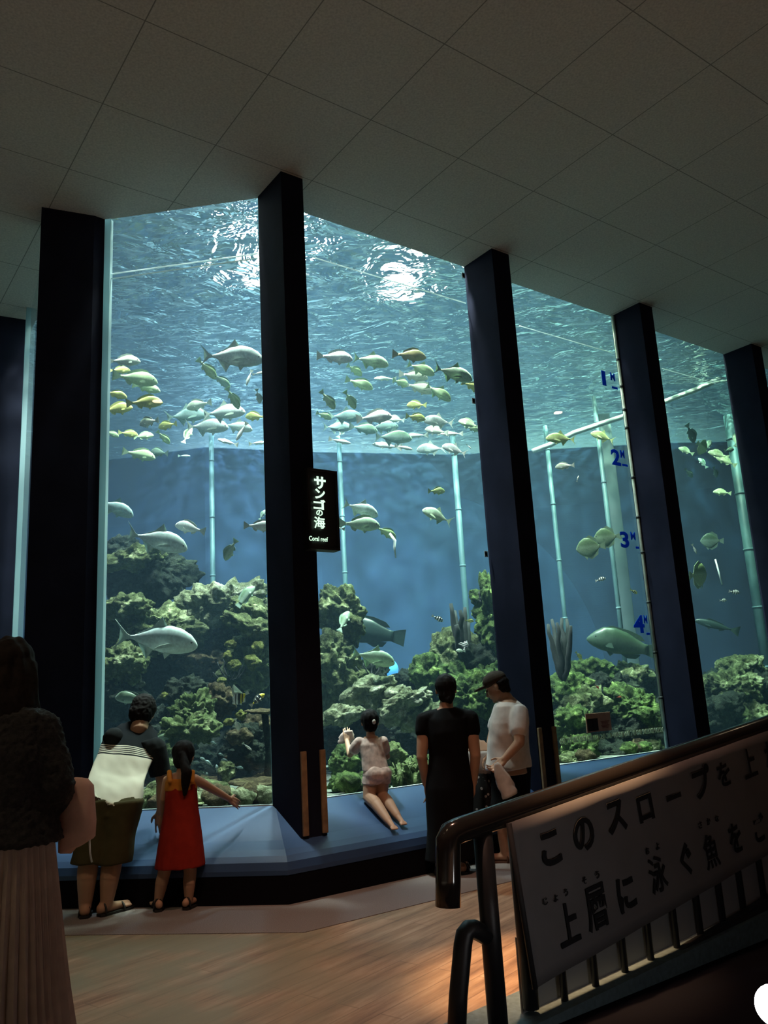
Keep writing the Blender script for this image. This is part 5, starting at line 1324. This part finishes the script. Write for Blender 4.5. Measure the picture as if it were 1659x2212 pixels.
# pale plastic bag in his hand
bm = bmesh.new(); rings = []
for i in range(14):
    t_ = i / 13; c = P(1072 + 30 * t_, 1648 + 72 * t_, YE - .30); w_ = .018 + .055 * math.sin(min(1, t_ * 1.3) * 1.9)
    rings.append([c + (X * .8 + V((0, 0, .3))) * w_ * math.cos(a) * (1 + .35 * noise.noise(V((a * 1.5, t_ * 5, 4)))) + Yv * (.03 * math.sin(a) * (.4 + t_)) for a in [2 * math.pi * k / 20 for k in range(20)]])
loft(bm, rings)
tag(from_bm('plastic_bag', bm, plain('pale_plastic', (.55, .52, .50), .3, nscale=9, namt=.25)), 'pale crumpled plastic bag hanging from the hand of the man in the white shirt', 'bag')

# --- girl in the patterned skirt -------------------------------------
rF = person_root(1026, 1878, 'girl in white top and black white-patterned skirt, half hidden by the woman in black', Y=7.0); oF = rF.location; YF = oF.y
S = Solid()
aL, aR = P(1014, 1864, YF), P(1040, 1864, YF); aL.z = aR.z = .065
kL, kR = P(1016, 1800, YF), P(1040, 1800, YF); hL, hR = P(1018, 1720, YF), P(1040, 1720, YF)
tL, tR = V((aL.x - .03, aL.y + .13, 0)), V((aR.x + .02, aR.y + .13, 0))
leg_and_foot(S, hL, kL, aL, tL, (.065, .045, .03)); leg_and_foot(S, hR, kR, aR, tR, (.065, .045, .03))
S.body_loft([(P(1030, 1715, YF), X * .12, Yv * .09), (P(1030, 1660, YF), X * .10, Yv * .08), (P(1032, 1620, YF), X * .115, Yv * .08), (P(1030, 1600, YF + .02), X * .06, Yv * .05)])
shL, shR = P(1006, 1622, YF + .02), P(1054, 1618, YF + .02)
S.chain([shL, P(1000, 1660, YF + .05), P(1004, 1690, YF + .12)], [.036, .03, .022]); hand(S, P(1004, 1690, YF + .12), V((0, .5, -1)), V((1, 0, 0)), .78, .4)
S.chain([shR, P(1060, 1655, YF + .08), P(1052, 1680, YF + .18)], [.036, .03, .022]); hand(S, P(1052, 1680, YF + .18), V((0, .6, -1)), V((-1, 0, 0)), .78, .4)
hd = P(1012, 1572, YF + .12); nk = P(1028, 1604, YF + .03)
ey = head(S, hd, V((-.3, .9, -.25)), V((-.2, .15, 1)), .20, nk, .036)
S.build('body', M_skin, rF, oF, .006); eyes(ey, rF, .008)
H_ = Solid(); H_.ell(hd + V((0, -.008, .024)), (X * .079, Yv * .087, V((0, 0, .080)))); H_.build('hair', M_hair, rF, oF, .006, 2)
C = Solid(); C.body_loft([(P(1030, 1672, YF), X * .115, Yv * .095), (P(1032, 1625, YF), X * .125, Yv * .09), (P(1030, 1606, YF + .02), X * .08, Yv * .06)])
C.chain([shL, P(1003, 1642, YF + .04)], [.048, .05]); C.chain([shR, P(1058, 1640, YF + .06)], [.048, .052])
C.build('blouse', cloth('white_blouse', (.66, .64, .62)), rF, oF, .007, 2, folds(.006, 10, 6))
t = NT('black_skirt_white_pattern'); b = t.n('BsdfPrincipled'); b.inputs['Roughness'].default_value = .9
tc = t.n('TexCoord'); vo = t.n('TexVoronoi', i_Scale=24.0); t.l(tc, 'Object', vo, 'Vector')
r = t.ramp([(0.0, (.55, .55, .55)), (.26, (.008, .008, .010))], 'CONSTANT'); t.l(vo, 'Distance', r, 'Fac'); t.l(r, 'Color', b, 'Base Color'); t.l(b, 'BSDF', t.out, 'Surface')
C = Solid(); C.body_loft([(P(1030, 1668, YF), X * .115, Yv * .095), (P(1030, 1700, YF), X * .135, Yv * .12), (P(1028, 1790, YF), X * .195, Yv * .17, 2)])
C.build('skirt', t.m, rF, oF, .008, 2, folds(.012, 12, 1.5))
shoe(rF, V((aL.x, aL.y - .05, 0)), V((tL.x, tL.y + .04, 0)), plain('pale_shoe', (.25, .20, .10), .6), .036, 'shoe'); shoe(rF, V((aR.x, aR.y - .05, 0)), V((tR.x, tR.y + .04, 0)), plain('pale_shoe', (.25, .20, .10), .6), .036, 'shoe')

# --- woman at the left edge ------------------------------------------
YG = 3.2
gx = at_y(6, 1900, YG).x
rG = empty('person', (gx, YG, 0), 'woman with long dark hair, black lace top and long pleated skirt, nearest person', 'person'); oG = rG.location
S = Solid()
for s in (-1, 1):
    a_ = V((gx + s * .10, YG - .01, .08)); leg_and_foot(S, V((gx + s * .09, YG, .84)), V((gx + s * .10, YG + .02, .46)), a_, V((a_.x + s * .03, a_.y + .15, 0)))
S.body_loft([(V((gx, YG, .88)), X * .165, Yv * .12), (V((gx, YG, 1.05)), X * .13, Yv * .095), (V((gx, YG, 1.22)), X * .155, Yv * .10), (V((gx - .01, YG + .01, 1.34)), X * .13, Yv * .07), (V((gx - .015, YG + .02, 1.40)), X * .06, Yv * .05)])
shR, elR, wrR = P(92, 1580, YG + .02), P(124, 1700, YG), P(112, 1750, YG + .16)
S.chain([shR, elR, wrR], [.05, .038, .027]); hand(S, wrR, V((-.2, .9, -.1)), V((0, .2, 1)), .95, .8)
shL = V((2 * gx - shR.x, shR.y, shR.z)); elL = V((2 * gx - elR.x, elR.y, elR.z)); wrL = V((elL.x + .03, elL.y + .14, elL.z - .16))
S.chain([shL, elL, wrL], [.05, .038, .027]); hand(S, wrL, V((.1, .6, -.7)), V((1, 0, 0)), .95, .5)
hd = V((gx - .035, YG + .06, 1.535)); nk = V((gx - .015, YG + .02, 1.39))
ey = head(S, hd, V((.1, 1, -.1)), V((0, .1, 1)), .225, nk, .048)
S.build('body', M_skin, rG, oG); eyes(ey, rG)
H_ = Solid(); H_.ell(hd + V((0, -.012, .02)), (X * .092, Yv * .105, V((0, 0, .10))))
for k in range(9):
    a_ = math.pi * (1.02 + .96 * k / 8); b0 = hd + V((math.cos(a_) * .075, math.sin(a_) * .08, 0))
    H_.chain([b0, b0 + V((math.cos(a_) * .015, -.02, -.12)), b0 + V((math.cos(a_) * .04, -.035, -.24)), b0 + V((math.cos(a_) * .03, -.035, -.34 + .04 * noise.noise(V((k, 1, 1)))))], [.036, .040, .036, .014])
H_.build('hair', plain('dark_brown_hair', (.014, .010, .009), .8, nscale=50, namt=.4, spec=.15), rG, oG, .008, 2, lambda c: .012 * noise.noise(V((c.x * 30, c.y * 30, c.z * 9))))
C = Solid()
C.body_loft([(V((gx, YG, .885)), X * .208, Yv * .175), (V((gx, YG, 1.02)), X * .165, Yv * .13), (V((gx, YG, 1.22)), X * .175, Yv * .12), (V((gx - .01, YG + .01, 1.345)), X * .165, Yv * .09), (V((gx - .012, YG + .02, 1.385)), X * .085, Yv * .065)])
C.chain([shR, elR, wrR.lerp(elR, .3)], [.074, .066, .058]); C.chain([shL, elL, wrL.lerp(elL, .3)], [.074, .066, .058])
C.build('lace_top', plain('black_lace', (.010, .009, .011), .85, nscale=70, namt=.7, bump=.5), rG, oG, .009, 2, lambda c: .008 * noise.noise(c * 60) + .006 * noise.noise(c * 15))
# pleated skirt: one open cloth tube with sharp pleats
bm = bmesh.new(); n = 240; rings = []
for (z_, w_, d_) in ((.99, .150, .125), (.93, .172, .15), (.8, .182, .165), (.6, .200, .19), (.4, .225, .22), (.2, .255, .25), (.09, .272, .27), (.085, .268, .266), (.3, .236, .23), (.93, .168, .145)):
    ring = []
    for k in range(n):
        a_ = 2 * math.pi * k / n; pl = (k % 6) / 6.0; pl = 1 + .12 * (abs(pl - .5) * 2 - .5) * min(1, (1.0 - z_) * 3) + .04 * math.sin(a_ * 7 + z_ * 2)
        ring.append(V((math.cos(a_) * w_ * pl, math.sin(a_) * d_ * pl, z_)))
    rings.append(ring)
loft(bm, rings, close=False)
from_bm('pleated_skirt', bm, cloth('mauve_grey_pleats', (.44, .36, .33)), rG, smooth=False)
for s in (-1, 1): shoe(rG, V((s * .10 + gx, YG - .07, 0)), V((s * .13 + gx, YG + .2, 0)), M_sandal, .043, 'shoe')
# shoulder bag on her forearm
g0, g1 = P(168, 1752, YG + .12), None
rBag = empty('tote_bag', g0, 'dusty pink cloth bag hanging from the forearm of the woman at the left edge', 'bag')
bm = bmesh.new(); rings = []
for (dz, w_, d_) in ((.125, .012, .01), (.118, .035, .022), (.09, .056, .04), (.03, .064, .052), (-.06, .066, .055), (-.12, .066, .048), (-.128, .060, .03), (-.13, .02, .01)):
    rings.append([V((math.copysign(abs(math.cos(a)) ** .7, math.cos(a)) * w_, math.copysign(abs(math.sin(a)) ** .7, math.sin(a)) * d_, dz + .025 * math.cos(a) * (dz < 0) * 1.0)) + V((0, 0, 0)) for a in [2 * math.pi * k / 28 for k in range(28)]])
loft(bm, rings)
for v in bm.verts: v.co += v.co.normalized() * .008 * noise.noise(v.co * 14)
from_bm('pouch', bm, cloth('dusty_pink_canvas', (.62, .42, .37)), rBag)
tube_obj('strap', [V((-.045, 0, .10)), P(132, 1705, YG + .08) - g0, P(126, 1698, YG + .03) - g0, P(130, 1704, YG - .04) - g0, V((-.045, -.03, .09))], .009, cloth('bag_strap', (.20, .11, .09)), rBag, 8)
tube_obj('drawstring', [V((.055, -.02, -.10)), V((.06, -.025, -.15)), V((.068, -.025, -.185))], .004, M_white, rBag, 6)
# ------------------------------------------------------------------ lettering
def text_mesh(body, bold=0.0, ext=0.01, shear=0.0):
    """letters as a mesh one unit tall, centred"""
    cu = bpy.data.curves.new('letters', 'FONT'); cu.body = body; cu.size = 1.0; cu.extrude = ext; cu.offset = bold; cu.shear = shear
    cu.resolution_u = 4; cu.align_x = 'CENTER'
    o = bpy.data.objects.new('letters', cu); COL.objects.link(o)
    bpy.context.view_layer.update()
    me = bpy.data.meshes.new_from_object(o.evaluated_get(bpy.context.evaluated_depsgraph_get()))
    bpy.data.objects.remove(o); bpy.data.curves.remove(cu)
    xs = [v.co.x for v in me.vertices]; ys = [v.co.y for v in me.vertices]
    return me, (min(xs), max(xs), min(ys), max(ys))
def lettering(name, items, mat, parent, origin):
    """items: (text, centre point, right vector (half width), up vector (half height), bold) -> one mesh of lettering"""
    bm = bmesh.new()
    for (txt, c, u, v, bold) in items:
        me, (x0, x1, y0, y1) = text_mesh(txt, bold)
        nrm = u.cross(v).normalized()
        s = len(bm.verts); tmp = bmesh.new(); tmp.from_mesh(me)
        for q in tmp.verts:
            a = (q.co.x - (x0 + x1) / 2) / ((x1 - x0) / 2); b = (q.co.y - (y0 + y1) / 2) / ((y1 - y0) / 2)
            q.co = c + u * a + v * b + nrm * (q.co.z * .15 + .0015) - origin
        m2 = bpy.data.meshes.new('tmp'); tmp.to_mesh(m2); tmp.free(); bm.from_mesh(m2)
        bpy.data.meshes.remove(m2); bpy.data.meshes.remove(me)
    return from_bm(name, bm, mat, parent, smooth=False)

# ------------------------------------------------------------------ lit sign on the corner pillar
s_p0 = R(S2, 0.46); sn = N1
def ons(px, py, d=0.0): return on_plane(px, py, R(0, 0.46 + d), N1)
c1, c2, c3, c4 = ons(664, 1016), ons(727, 1020), ons(722, 1193), ons(656, 1186)
ctr = (c1 + c2 + c3 + c4) / 4; hw_ = ((c2 - c1).dot(E1) + (c3 - c4).dot(E1)) / 4; hh_ = (c1.z + c2.z - c3.z - c4.z) / 4
rS = empty('lit_sign', ctr, 'black sign on the corner pillar with glowing green-white Japanese writing over the words Coral reef', 'sign')
rotS = Matrix((E1, -N1, V((0, 0, 1)))).transposed()
bm = bmesh.new(); box(bm, (0, 0, 0), (hw_ * 2, .085, hh_ * 2), bevel=.004); bmesh.ops.transform(bm, matrix=rotS.to_4x4(), verts=bm.verts)
M_sb = plain('black_sign_box', (.008, .008, .009), .5)
o = from_bm('sign_box', bm, M_sb, rS, smooth=False); o.location = -N1 * .005
bm = bmesh.new()
fr = .018
for (cx, cz, sx_, sz_) in ((0, hh_ - fr / 2, hw_ * 2, fr), (0, -hh_ + fr / 2, hw_ * 2, fr), (hw_ - fr / 2, 0, fr, hh_ * 2 - 2 * fr), (-hw_ + fr / 2, 0, fr, hh_ * 2 - 2 * fr)):
    box(bm, (cx, -.046, cz), (sx_, .012, sz_), bevel=.003)
bmesh.ops.transform(bm, matrix=rotS.to_4x4(), verts=bm.verts)
from_bm('sign_frame', bm, plain('dark_sign_frame', (.018, .018, .02), .4), rS, smooth=False)
M_glow = plain('glowing_letters', (.7, .9, .75), .5, emit=(.66, 1.0, .74), estr=1.25)
its = []
for ch, px, py, w_, h_, bd in (('サ', 691, 1043, 25, 28, .035), ('ン', 691, 1067, 22, 22, .035), ('ゴ', 690, 1090, 26, 22, .035), ('の', 690, 1108, 14, 13, .02), ('海', 690, 1129, 24, 26, .015)):
    cc = ons(px, py, .052); k_ = px_scale(cc)
    its.append((ch, cc, E1 * (w_ * k_ / 2 * 1.15), V((0, 0, h_ * k_ / 2)), bd))
cc = ons(688, 1164, .052); k_ = px_scale(cc)
its.append(('Coral reef', cc, E1 * (41 * k_ / 2 * 1.15), V((0, 0, 10 * k_ / 2)), .0))
lettering('lettering', its, M_glow, rS, ctr)

# wooden strips at the foot of the pillars
def strip(s, z1, lab):
    p = R(s, .424, 0); z0 = .385; bm = bmesh.new(); box(bm, (0, 0, (z0 + z1) / 2), (.045, .022, z1 - z0), rotS, .004)
    o = from_bm('wooden_strip', bm, M_wood, smooth=False); o.location = (p.x, p.y, 0); tag(o, lab, 'wooden strip')
strip(S2 + .028, .97, 'varnished wooden strip on the front left edge at the foot of the sign pillar')
strip(S2 + .19, .97, 'varnished wooden strip on the front right edge at the foot of the sign pillar')
strip(S3 + .028, .97, 'wooden strip on the front left edge of the pillar behind the man in white')
strip(S3 + .215, .97, 'wooden strip on the front right edge of the pillar behind the man in white')
# little square tags on the pane beside the third pillar
for i, (px, py, lab) in enumerate([(1001, 595, 'little square tag on the middle pane edge, the highest of three'), (1023, 866, 'little square tag on the middle pane edge, the middle of three'), (1050, 1197, 'little square tag on the middle pane edge, the lowest of three')]):
    q = ontoR(px, py, .006); bm = bmesh.new(); box(bm, (0, 0, 0), (.042, .008, .06), rotS, .002)
    o = from_bm('square_tag', bm, plain('grey_tag', (.30, .36, .38), .4), smooth=False); o.location = q; tag(o, lab, 'tag', 'square tags on the middle pane edge')
    bm = bmesh.new(); box(bm, (0, -.005, 0), (.024, .004, .036), rotS, .001)
    for v in bm.verts: pass
    from_bm('dark_face', bm, M_black, o, smooth=False)
# ------------------------------------------------------------------ metre figures
M_blue = translucent_mat('blue_figure_film', (.015, .12, .50), (.03, .25, .95))
for (n_, px, py, w_, h_, mx, my, mw, ux, uy, uw) in (('1', 1304, 817, 10, 34, 1323, 814, 12, 1328, 838, 15), ('2', 1330, 988, 24, 36, 1344, 981, 11, 1350, 1005, 15), ('3', 1349, 1166, 23, 36, 1367, 1158, 13, 1377, 1183, 9), ('4', 1380, 1348, 30, 38, 1394, 1338, 9, 1400, 1369, 9)):
    c = ontoR(px, py, .004); k_ = px_scale(c)
    vz = V((0, 0, 1)); root = empty('metre_figure', c, f'blue figure {n_} with a small M stuck on the pane', 'depth figure', 'depth figures on the pane')
    lettering('lettering', [(n_, c, E1 * (w_ * k_ * .5 * 1.25), vz * (h_ * k_ * .5), .03), ('M', ontoR(mx, my, .004), E1 * (mw * k_ * .5 * 1.25), vz * (18 * k_ * .5), .02)], M_blue, root, c)
    q = ontoR(ux, uy, .004); bm = bmesh.new(); box(bm, q - c, (uw * k_ * 1.3, .002, 5 * k_), rotS); from_bm('underline', bm, M_blue, root, smooth=False)
# measuring pole
p0, p1 = ontoR(1319, 700, .012), ontoR(1432, 1598, .012)
pm = (p0 + p1) / 2; root = empty('measuring_pole', (p1.x, p1.y, ZB), 'pale measuring pole standing at the left edge of the pillar by the metre figures', 'pole')
bx, by = p1.x, p1.y; sP = S4 - .016
base = R(sP, .022)
root.location = (base.x, base.y, ZB)
tube_obj('pole', [V((0, 0, .02)), V((0, 0, ZC - ZB - .02))], .019, plain('weathered_pole', (.46, .54, .46), .6, nscale=6, namt=.35), root, 12)
M_ring = plain('dark_pole_ring', (.02, .03, .03), .6)
for z_ in (.55, 1.05, 1.62, 2.2, 2.62, 3.1, 3.72, 3.95, 4.25, 4.6): tube_obj('ring', [V((0, 0, z_)), V((0, 0, z_ + .03))], .025, M_ring, root, 12)
# picture card
c = ontoR(1293, 1560, .006); k_ = px_scale(c)
q1, q2, q3, q4 = ontoR(1265, 1542, .006), ontoR(1318, 1537, .006), ontoR(1318, 1580, .006), ontoR(1268, 1583, .006)
wC = (q2 - q1).length; hC = (q1 - q4).length
root = empty('picture_card', c, 'small brown card with a dark picture stuck low on the pane above the number scale', 'card')
bm = bmesh.new(); box(bm, (0, 0, 0), (wC, .006, hC), rotS, .001); from_bm('card', bm, plain('brown_card', (.55, .36, .25), .8, nscale=30, namt=.1), root, smooth=False)
bm = bmesh.new(); box(bm, rotS @ V((-wC * .25, -.004, -.02)), (wC * .42, .003, hC * .66), rotS); from_bm('picture', bm, plain('dark_picture', (.02, .014, .012), .5, nscale=22, namt=.8), root, smooth=False)
bm = bmesh.new()
for k in range(6): box(bm, rotS @ V((wC * .24, -.004, hC * (.02 - .07 * k))), (wC * (.34 - .05 * (k % 3)), .001, .006), rotS)
from_bm('text_lines', bm, plain('faded_red_print', (.20, .06, .045), .8), root, smooth=False)
# number scale tape
root_c = ontoR(1320, 1590, .004)
root = empty('number_scale', root_c, 'tape with pale numbers from 60 to 220 on the pane under the picture card', 'scale')
a_, b_ = ontoR(1208, 1601, .004), ontoR(1434, 1576, .004)
zt = (a_.z + b_.z) / 2; sa, sb_ = (a_ - G0).dot(E1), (b_ - G0).dot(E1)
mid = R((sa + sb_) / 2, .004, zt)
bm = bmesh.new(); box(bm, mid - root_c, (sb_ - sa, .002, .085), rotS); from_bm('tape', bm, translucent_mat('clear_tape', (.10, .12, .08), (.10, .12, .08), .8), root, smooth=False)
its = []
nums = ['60', '70', '80', '90', '100', '110', '120', '130', '140', '150', '160', '170', '180', '190', '200', '210', '220']
for i, tx in enumerate(nums):
    s_ = sa + (sb_ - sa) * (i + .4) / len(nums)
    its.append((tx, R(s_, .007, zt), E1 * (.020 * len(tx)), V((0, 0, .027)), .03))
lettering('lettering', its, translucent_mat('pale_numbers', (.8, .85, .7), (.8, .85, .7)), root, root_c)

# lamps of the hall that mirror in the panes
M_lens = plain('warm_lamp_lens', (1, .8, .6), .3, emit=(1.0, .72, .45), estr=60)
M_can = plain('lamp_housing', (.05, .05, .05), .5)
for (x, y, lab) in ((6.305, 8.382, 'warm ceiling downlight far to the right'), (-4.336, 2.494, 'warm ceiling downlight far to the left')):
    root = empty('downlight', (x, y, ZC - .03), lab, 'lamp', 'ceiling downlights')
    bm = bmesh.new(); bmesh.ops.create_cone(bm, cap_ends=True, segments=24, radius1=.10, radius2=.10, depth=.03); from_bm('housing', bm, M_can, root).location = (0, 0, .014)
    bm = bmesh.new(); bmesh.ops.create_cone(bm, cap_ends=True, segments=24, radius1=.07, radius2=.07, depth=.006); from_bm('lens', bm, M_lens, root).location = (0, 0, -.006)
# added glowing panel for a violet light mirrored beside the left side row
q = P(60, 1462, 8.2)
bm = bmesh.new(); box(bm, (0, 0, 0), (.085, .03, .62), None, .01)
o = from_bm('violet_reflection', bm, plain('violet_glow', (.05, .03, .3), .5, emit=(.045, .025, .30), estr=1.0), smooth=False); o.location = q; tag(o, 'violet glowing panel added for a reflected light beyond the broad left pillar', 'light')

# ------------------------------------------------------------------ sloping railing with the banner
RP = V((0.335, 3.56, 0)); RN = N1; RU = E1
def onr(px, py, d=0.0): return on_plane(px, py, RP + RN * d, RN)
M_rail = plain('black_rail_paint', (.016, .017, .020), .45); M_hand = plain('varnished_dark_handrail', (.022, .018, .016), .14)
rl = empty('railing', (RP.x, RP.y, 0), 'dark sloping railing with a glossy handrail in the right foreground', 'railing')
oR_ = rl.location
hA = onr(972, 1800); hB = onr(1650, 1568)
slope = (hB - hA); sl = nz3(slope); upv = RN.cross(sl); upv = upv if upv.z > 0 else -upv
hEnd = hA + sl * 4.2
# handrail, its turned-down end
e_dn = [onr(968, 1958), onr(968, 1900), onr(968, 1840), onr(968, 1816), onr(974, 1802), onr(990, 1794)]
tube_obj('handrail', [p - oR_ for p in e_dn[:2] + e_dn[2:] + [hA + sl * t_ for t_ in (.12, .4, .9, 1.6, 2.6, 4.2)]], .050, M_hand, rl, 20)
post = [onr(1077, 2300), onr(1075, 2212), onr(1040, 1800)]
gz = .03
pb_ = V((RP.x + .01, RP.y, 0))
pt = onr(1042, 1790); pbx = onr(1078, 2235)
tube_obj('post', [V((pbx.x, pbx.y, .02)) - oR_, V((pt.x, pt.y, pt.z)) - oR_], .040, M_rail, rl, 16)
# looped lower end rail
lp = [onr(985, 2260), onr(990, 2150), onr(1000, 2040), onr(1004, 2018), onr(1012, 2008), onr(1024, 2007), onr(1052, 2022)]
tube_obj('end_loop', [p - oR_ for p in lp], .036, M_rail, rl, 14)
# second post behind the banner edge
e0, e1_ = onr(1112, 1790, -.03), onr(1152, 2230, -.03)
tube_obj('post', [V((e1_.x, e1_.y, .06)) - oR_, V((e0.x, e0.y, e0.z)) - oR_], .034, M_rail, rl, 14)
# balusters, bottom rail and pale infill behind them
b0, b1 = onr(1165, 2261), onr(1655, 1962); bsl = nz3(b1 - b0)
def rail_z(p, ref, d): 
    s_ = (V((p.x, p.y, 0)) - V((ref.x, ref.y, 0))).dot(RU); return ref.z + d.z / d.dot(RU) * s_
for px_, py_ in ((1222, 2180), (1288, 2140), (1351, 2104), (1406, 2070), (1461, 2036), (1512, 2006), (1560, 1976), (1604, 1950), (1648, 1924), (1690, 1900), (1730, 1876)):
    q = onr(px_, py_, -.02); zt_ = rail_z(q, hA, sl) - .05; zb_ = rail_z(q, b0, bsl) - .12
    tube_obj('baluster', [V((q.x, q.y, max(zb_, .02))) - oR_, V((q.x, q.y, zt_)) - oR_], .0165, M_rail, rl, 10)
bm = bmesh.new()
c0, c1_ = b0 - upv * 0.0, b0 + bsl * 3.6
rr = Matrix((bsl, -RN, RN.cross(bsl) * (1 if RN.cross(bsl).z > 0 else -1))).transposed()
box(bm, (b0 + bsl * 1.6) - oR_, (3.8, .05, .10), rr, .008); from_bm('bottom_rail', bm, M_rail, rl, smooth=False)
M_inf = plain('pale_grey_infill', (.30, .30, .31), .8)
bm = bmesh.new()
ia, ib = onr(1160, 2150, -.06), onr(1655, 1870, -.06)
vsI = []
for s_ in (-.02, 3.4):
    pL = b0 + bsl * s_ - RN * .06; 
    vsI += [pL + V((0, 0, -.105)), pL + V((0, 0, .40))]
ov = [v - oR_ for v in vsI] + [v - RN * .008 - oR_ for v in vsI]
fsI = [(0, 2, 3, 1), (4, 5, 7, 6), (0, 1, 5, 4), (2, 6, 7, 3), (0, 4, 6, 2), (1, 3, 7, 5)]
from_py('infill_panel', ov, fsI, M_inf, rl, smooth=False)
# kerb / ramp below
kd = nz3(V((bsl.x, bsl.y, bsl.z * .9)))
ka, kb = at_z(1006, 2212, .02), at_z(1140, 2137, .06)
kp = [V((b0.x, b0.y, 0)) - RU * .35, V((b0.x, b0.y, 0)) + RU * 3.4]
kw0, kw1 = -.24, .05
vsK = []
for i, p_ in enumerate(kp):
    zt_ = max(.02, b0.z - .10 + bsl.z / bsl.dot(RU) * ((p_ - V((b0.x, b0.y, 0))).dot(RU)))
    for d_ in (kw0, kw1):
        vsK += [p_ + RN * d_, p_ + RN * d_ + V((0, 0, zt_))]
# 0:a-far-bot 1:a-far-top 2:a-near-bot 3:a-near-top ; 4..7 same for the far end
fsK = [(1, 3, 7, 5), (0, 4, 6, 2), (0, 2, 3, 1), (4, 5, 7, 6), (0, 1, 5, 4), (2, 6, 7, 3)]
M_kerb = plain('grey_ramp_vinyl', (.10, .15, .17), .7, nscale=40, namt=.2)
o = from_py('ramp', vsK, fsK, M_kerb, smooth=False)
bmx = bmesh.new(); bmx.from_mesh(o.data); bmesh.ops.recalc_face_normals(bmx, faces=bmx.faces); bmx.to_mesh(o.data); bmx.free()
tag(o, 'grey sloping kerb under the railing, its edge showing beside the wooden floor', 'kerb')
dk = prism([(p_ + RN * d_).to_tuple()[:2] for p_, d_ in ((kp[0] - RU * .5, .05), (kp[1], .05), (kp[1], 3.0), (kp[0] - RU * .5, 3.0))], 0.0, .006, M_black, 'trim_4')  # black sheet laid to make the near floor dark
tag(dk, 'black sheet added to darken the floor in front of the railing', 'carpet', kind='structure')
# banner
M_ban = plain('grey_white_banner', (.17, .165, .17), .85, nscale=5, namt=.08)
d_b = .065
q = [onr(1099, 1779, d_b), onr(1156, 2136, d_b), onr(1650, 1852, d_b), onr(1650, 1582, d_b)]
dirT = nz3(q[3] - q[0]); dirB = nz3(q[2] - q[1])
tl, bl = q[0], q[1]; tr, br = q[0] + dirT * 2.75, q[1] + dirB * 2.75
bc = (tl + bl) / 2
rBn = empty('banner', bc, 'grey white banner with dark Japanese lettering hung along the sloping railing', 'banner')
vsB = []; nu, nv = 60, 12
for i in range(nu + 1):
    for j in range(nv + 1):
        p_ = tl.lerp(tr, i / nu).lerp(bl.lerp(br, i / nu), j / nv)
        vsB.append(p_ + RN * (.006 * noise.noise(V((i * .25, j * .3, 2))) ) - bc)
fsB = [(i * (nv + 1) + j, i * (nv + 1) + j + 1, (i + 1) * (nv + 1) + j + 1, (i + 1) * (nv + 1) + j) for i in range(nu) for j in range(nv)]
o = from_py('cloth_sheet', vsB, fsB, M_ban, rBn); sm = o.modifiers.new('thick', 'SOLIDIFY'); sm.thickness = .006; sm.offset = -1
hem_ = plain('dark_banner_hem', (.02, .02, .022), .7)
tube_obj('hem', [tl - bc, bl - bc], .012, hem_, rBn, 8)
its = []
ud = nz3(dirT + dirB); vd = nz3(tl - bl)
for ch, px, py, w_, h_, bd in (('こ', 1190, 1832, 52, 78, .03), ('の', 1261, 1802, 58, 76, .03), ('ス', 1331, 1764, 56, 74, .03), ('ロ', 1394, 1745, 46, 60, .03), ('ー', 1455, 1721, 46, 12, .03), ('プ', 1516, 1688, 58, 74, .03), ('を', 1563, 1672, 42, 56, .02), ('上', 1618, 1648, 46, 66, .02), ('が', 1664, 1626, 40, 64, .02), ('る', 1708, 1602, 40, 60, .02), ('と', 1752, 1580, 36, 56, .02),
                              ('上', 1228, 1995, 56, 92, .02), ('層', 1288, 1960, 58, 98, .012), ('に', 1353, 1930, 52, 78, .03), ('泳', 1421, 1888, 52, 82, .012), ('ぐ', 1482, 1856, 36, 74, .03), ('魚', 1536, 1838, 46, 78, .012), ('を', 1588, 1810, 40, 68, .02), ('ご', 1640, 1788, 38, 62, .025), ('覧', 1688, 1762, 44, 66, .012), ('に', 1734, 1738, 40, 60, .02)):
    cc = onr(px, py, d_b + .008); k_ = px_scale(cc)
    its.append((ch, cc, ud * (w_ * k_ / 2 * 1.12), vd * (h_ * k_ / 2 * .9), bd))
for ch, px, py in (('じ', 1178, 1947), ('ょ', 1200, 1940), ('う', 1222, 1928), ('そ', 1262, 1902), ('う', 1290, 1890), ('お', 1398, 1838), ('よ', 1420, 1828), ('さ', 1512, 1782), ('か', 1530, 1774), ('な', 1548, 1768)):
    cc = onr(px, py, d_b + .008); k_ = px_scale(cc)
    its.append((ch, cc, ud * (13 * k_ / 2), vd * (14 * k_ / 2), .01))
lettering('lettering', its, plain('dark_banner_print', (.006, .006, .008), .9), rBn, bc)
# white lamp low at the right edge
q = at_y(1674, 2172, 2.6)
root = empty('floor_lamp', q, 'bright white lamp glowing at the lower right corner below the railing', 'lamp')
bm = bmesh.new(); bmesh.ops.create_uvsphere(bm, u_segments=24, v_segments=14, radius=.054); from_bm('bulb', bm, plain('white_bulb', (1, 1, 1), .3, emit=(1, 1, 1), estr=30), root)
bm = bmesh.new(); bmesh.ops.create_cone(bm, cap_ends=True, segments=20, radius1=.022, radius2=.03, depth=.05); from_bm('socket', bm, M_black, root).location = (.0, 0, -.072)
tube_obj('stem', [V((0, 0, -.06)), V((0, 0, -q.z))], .012, M_black, root)
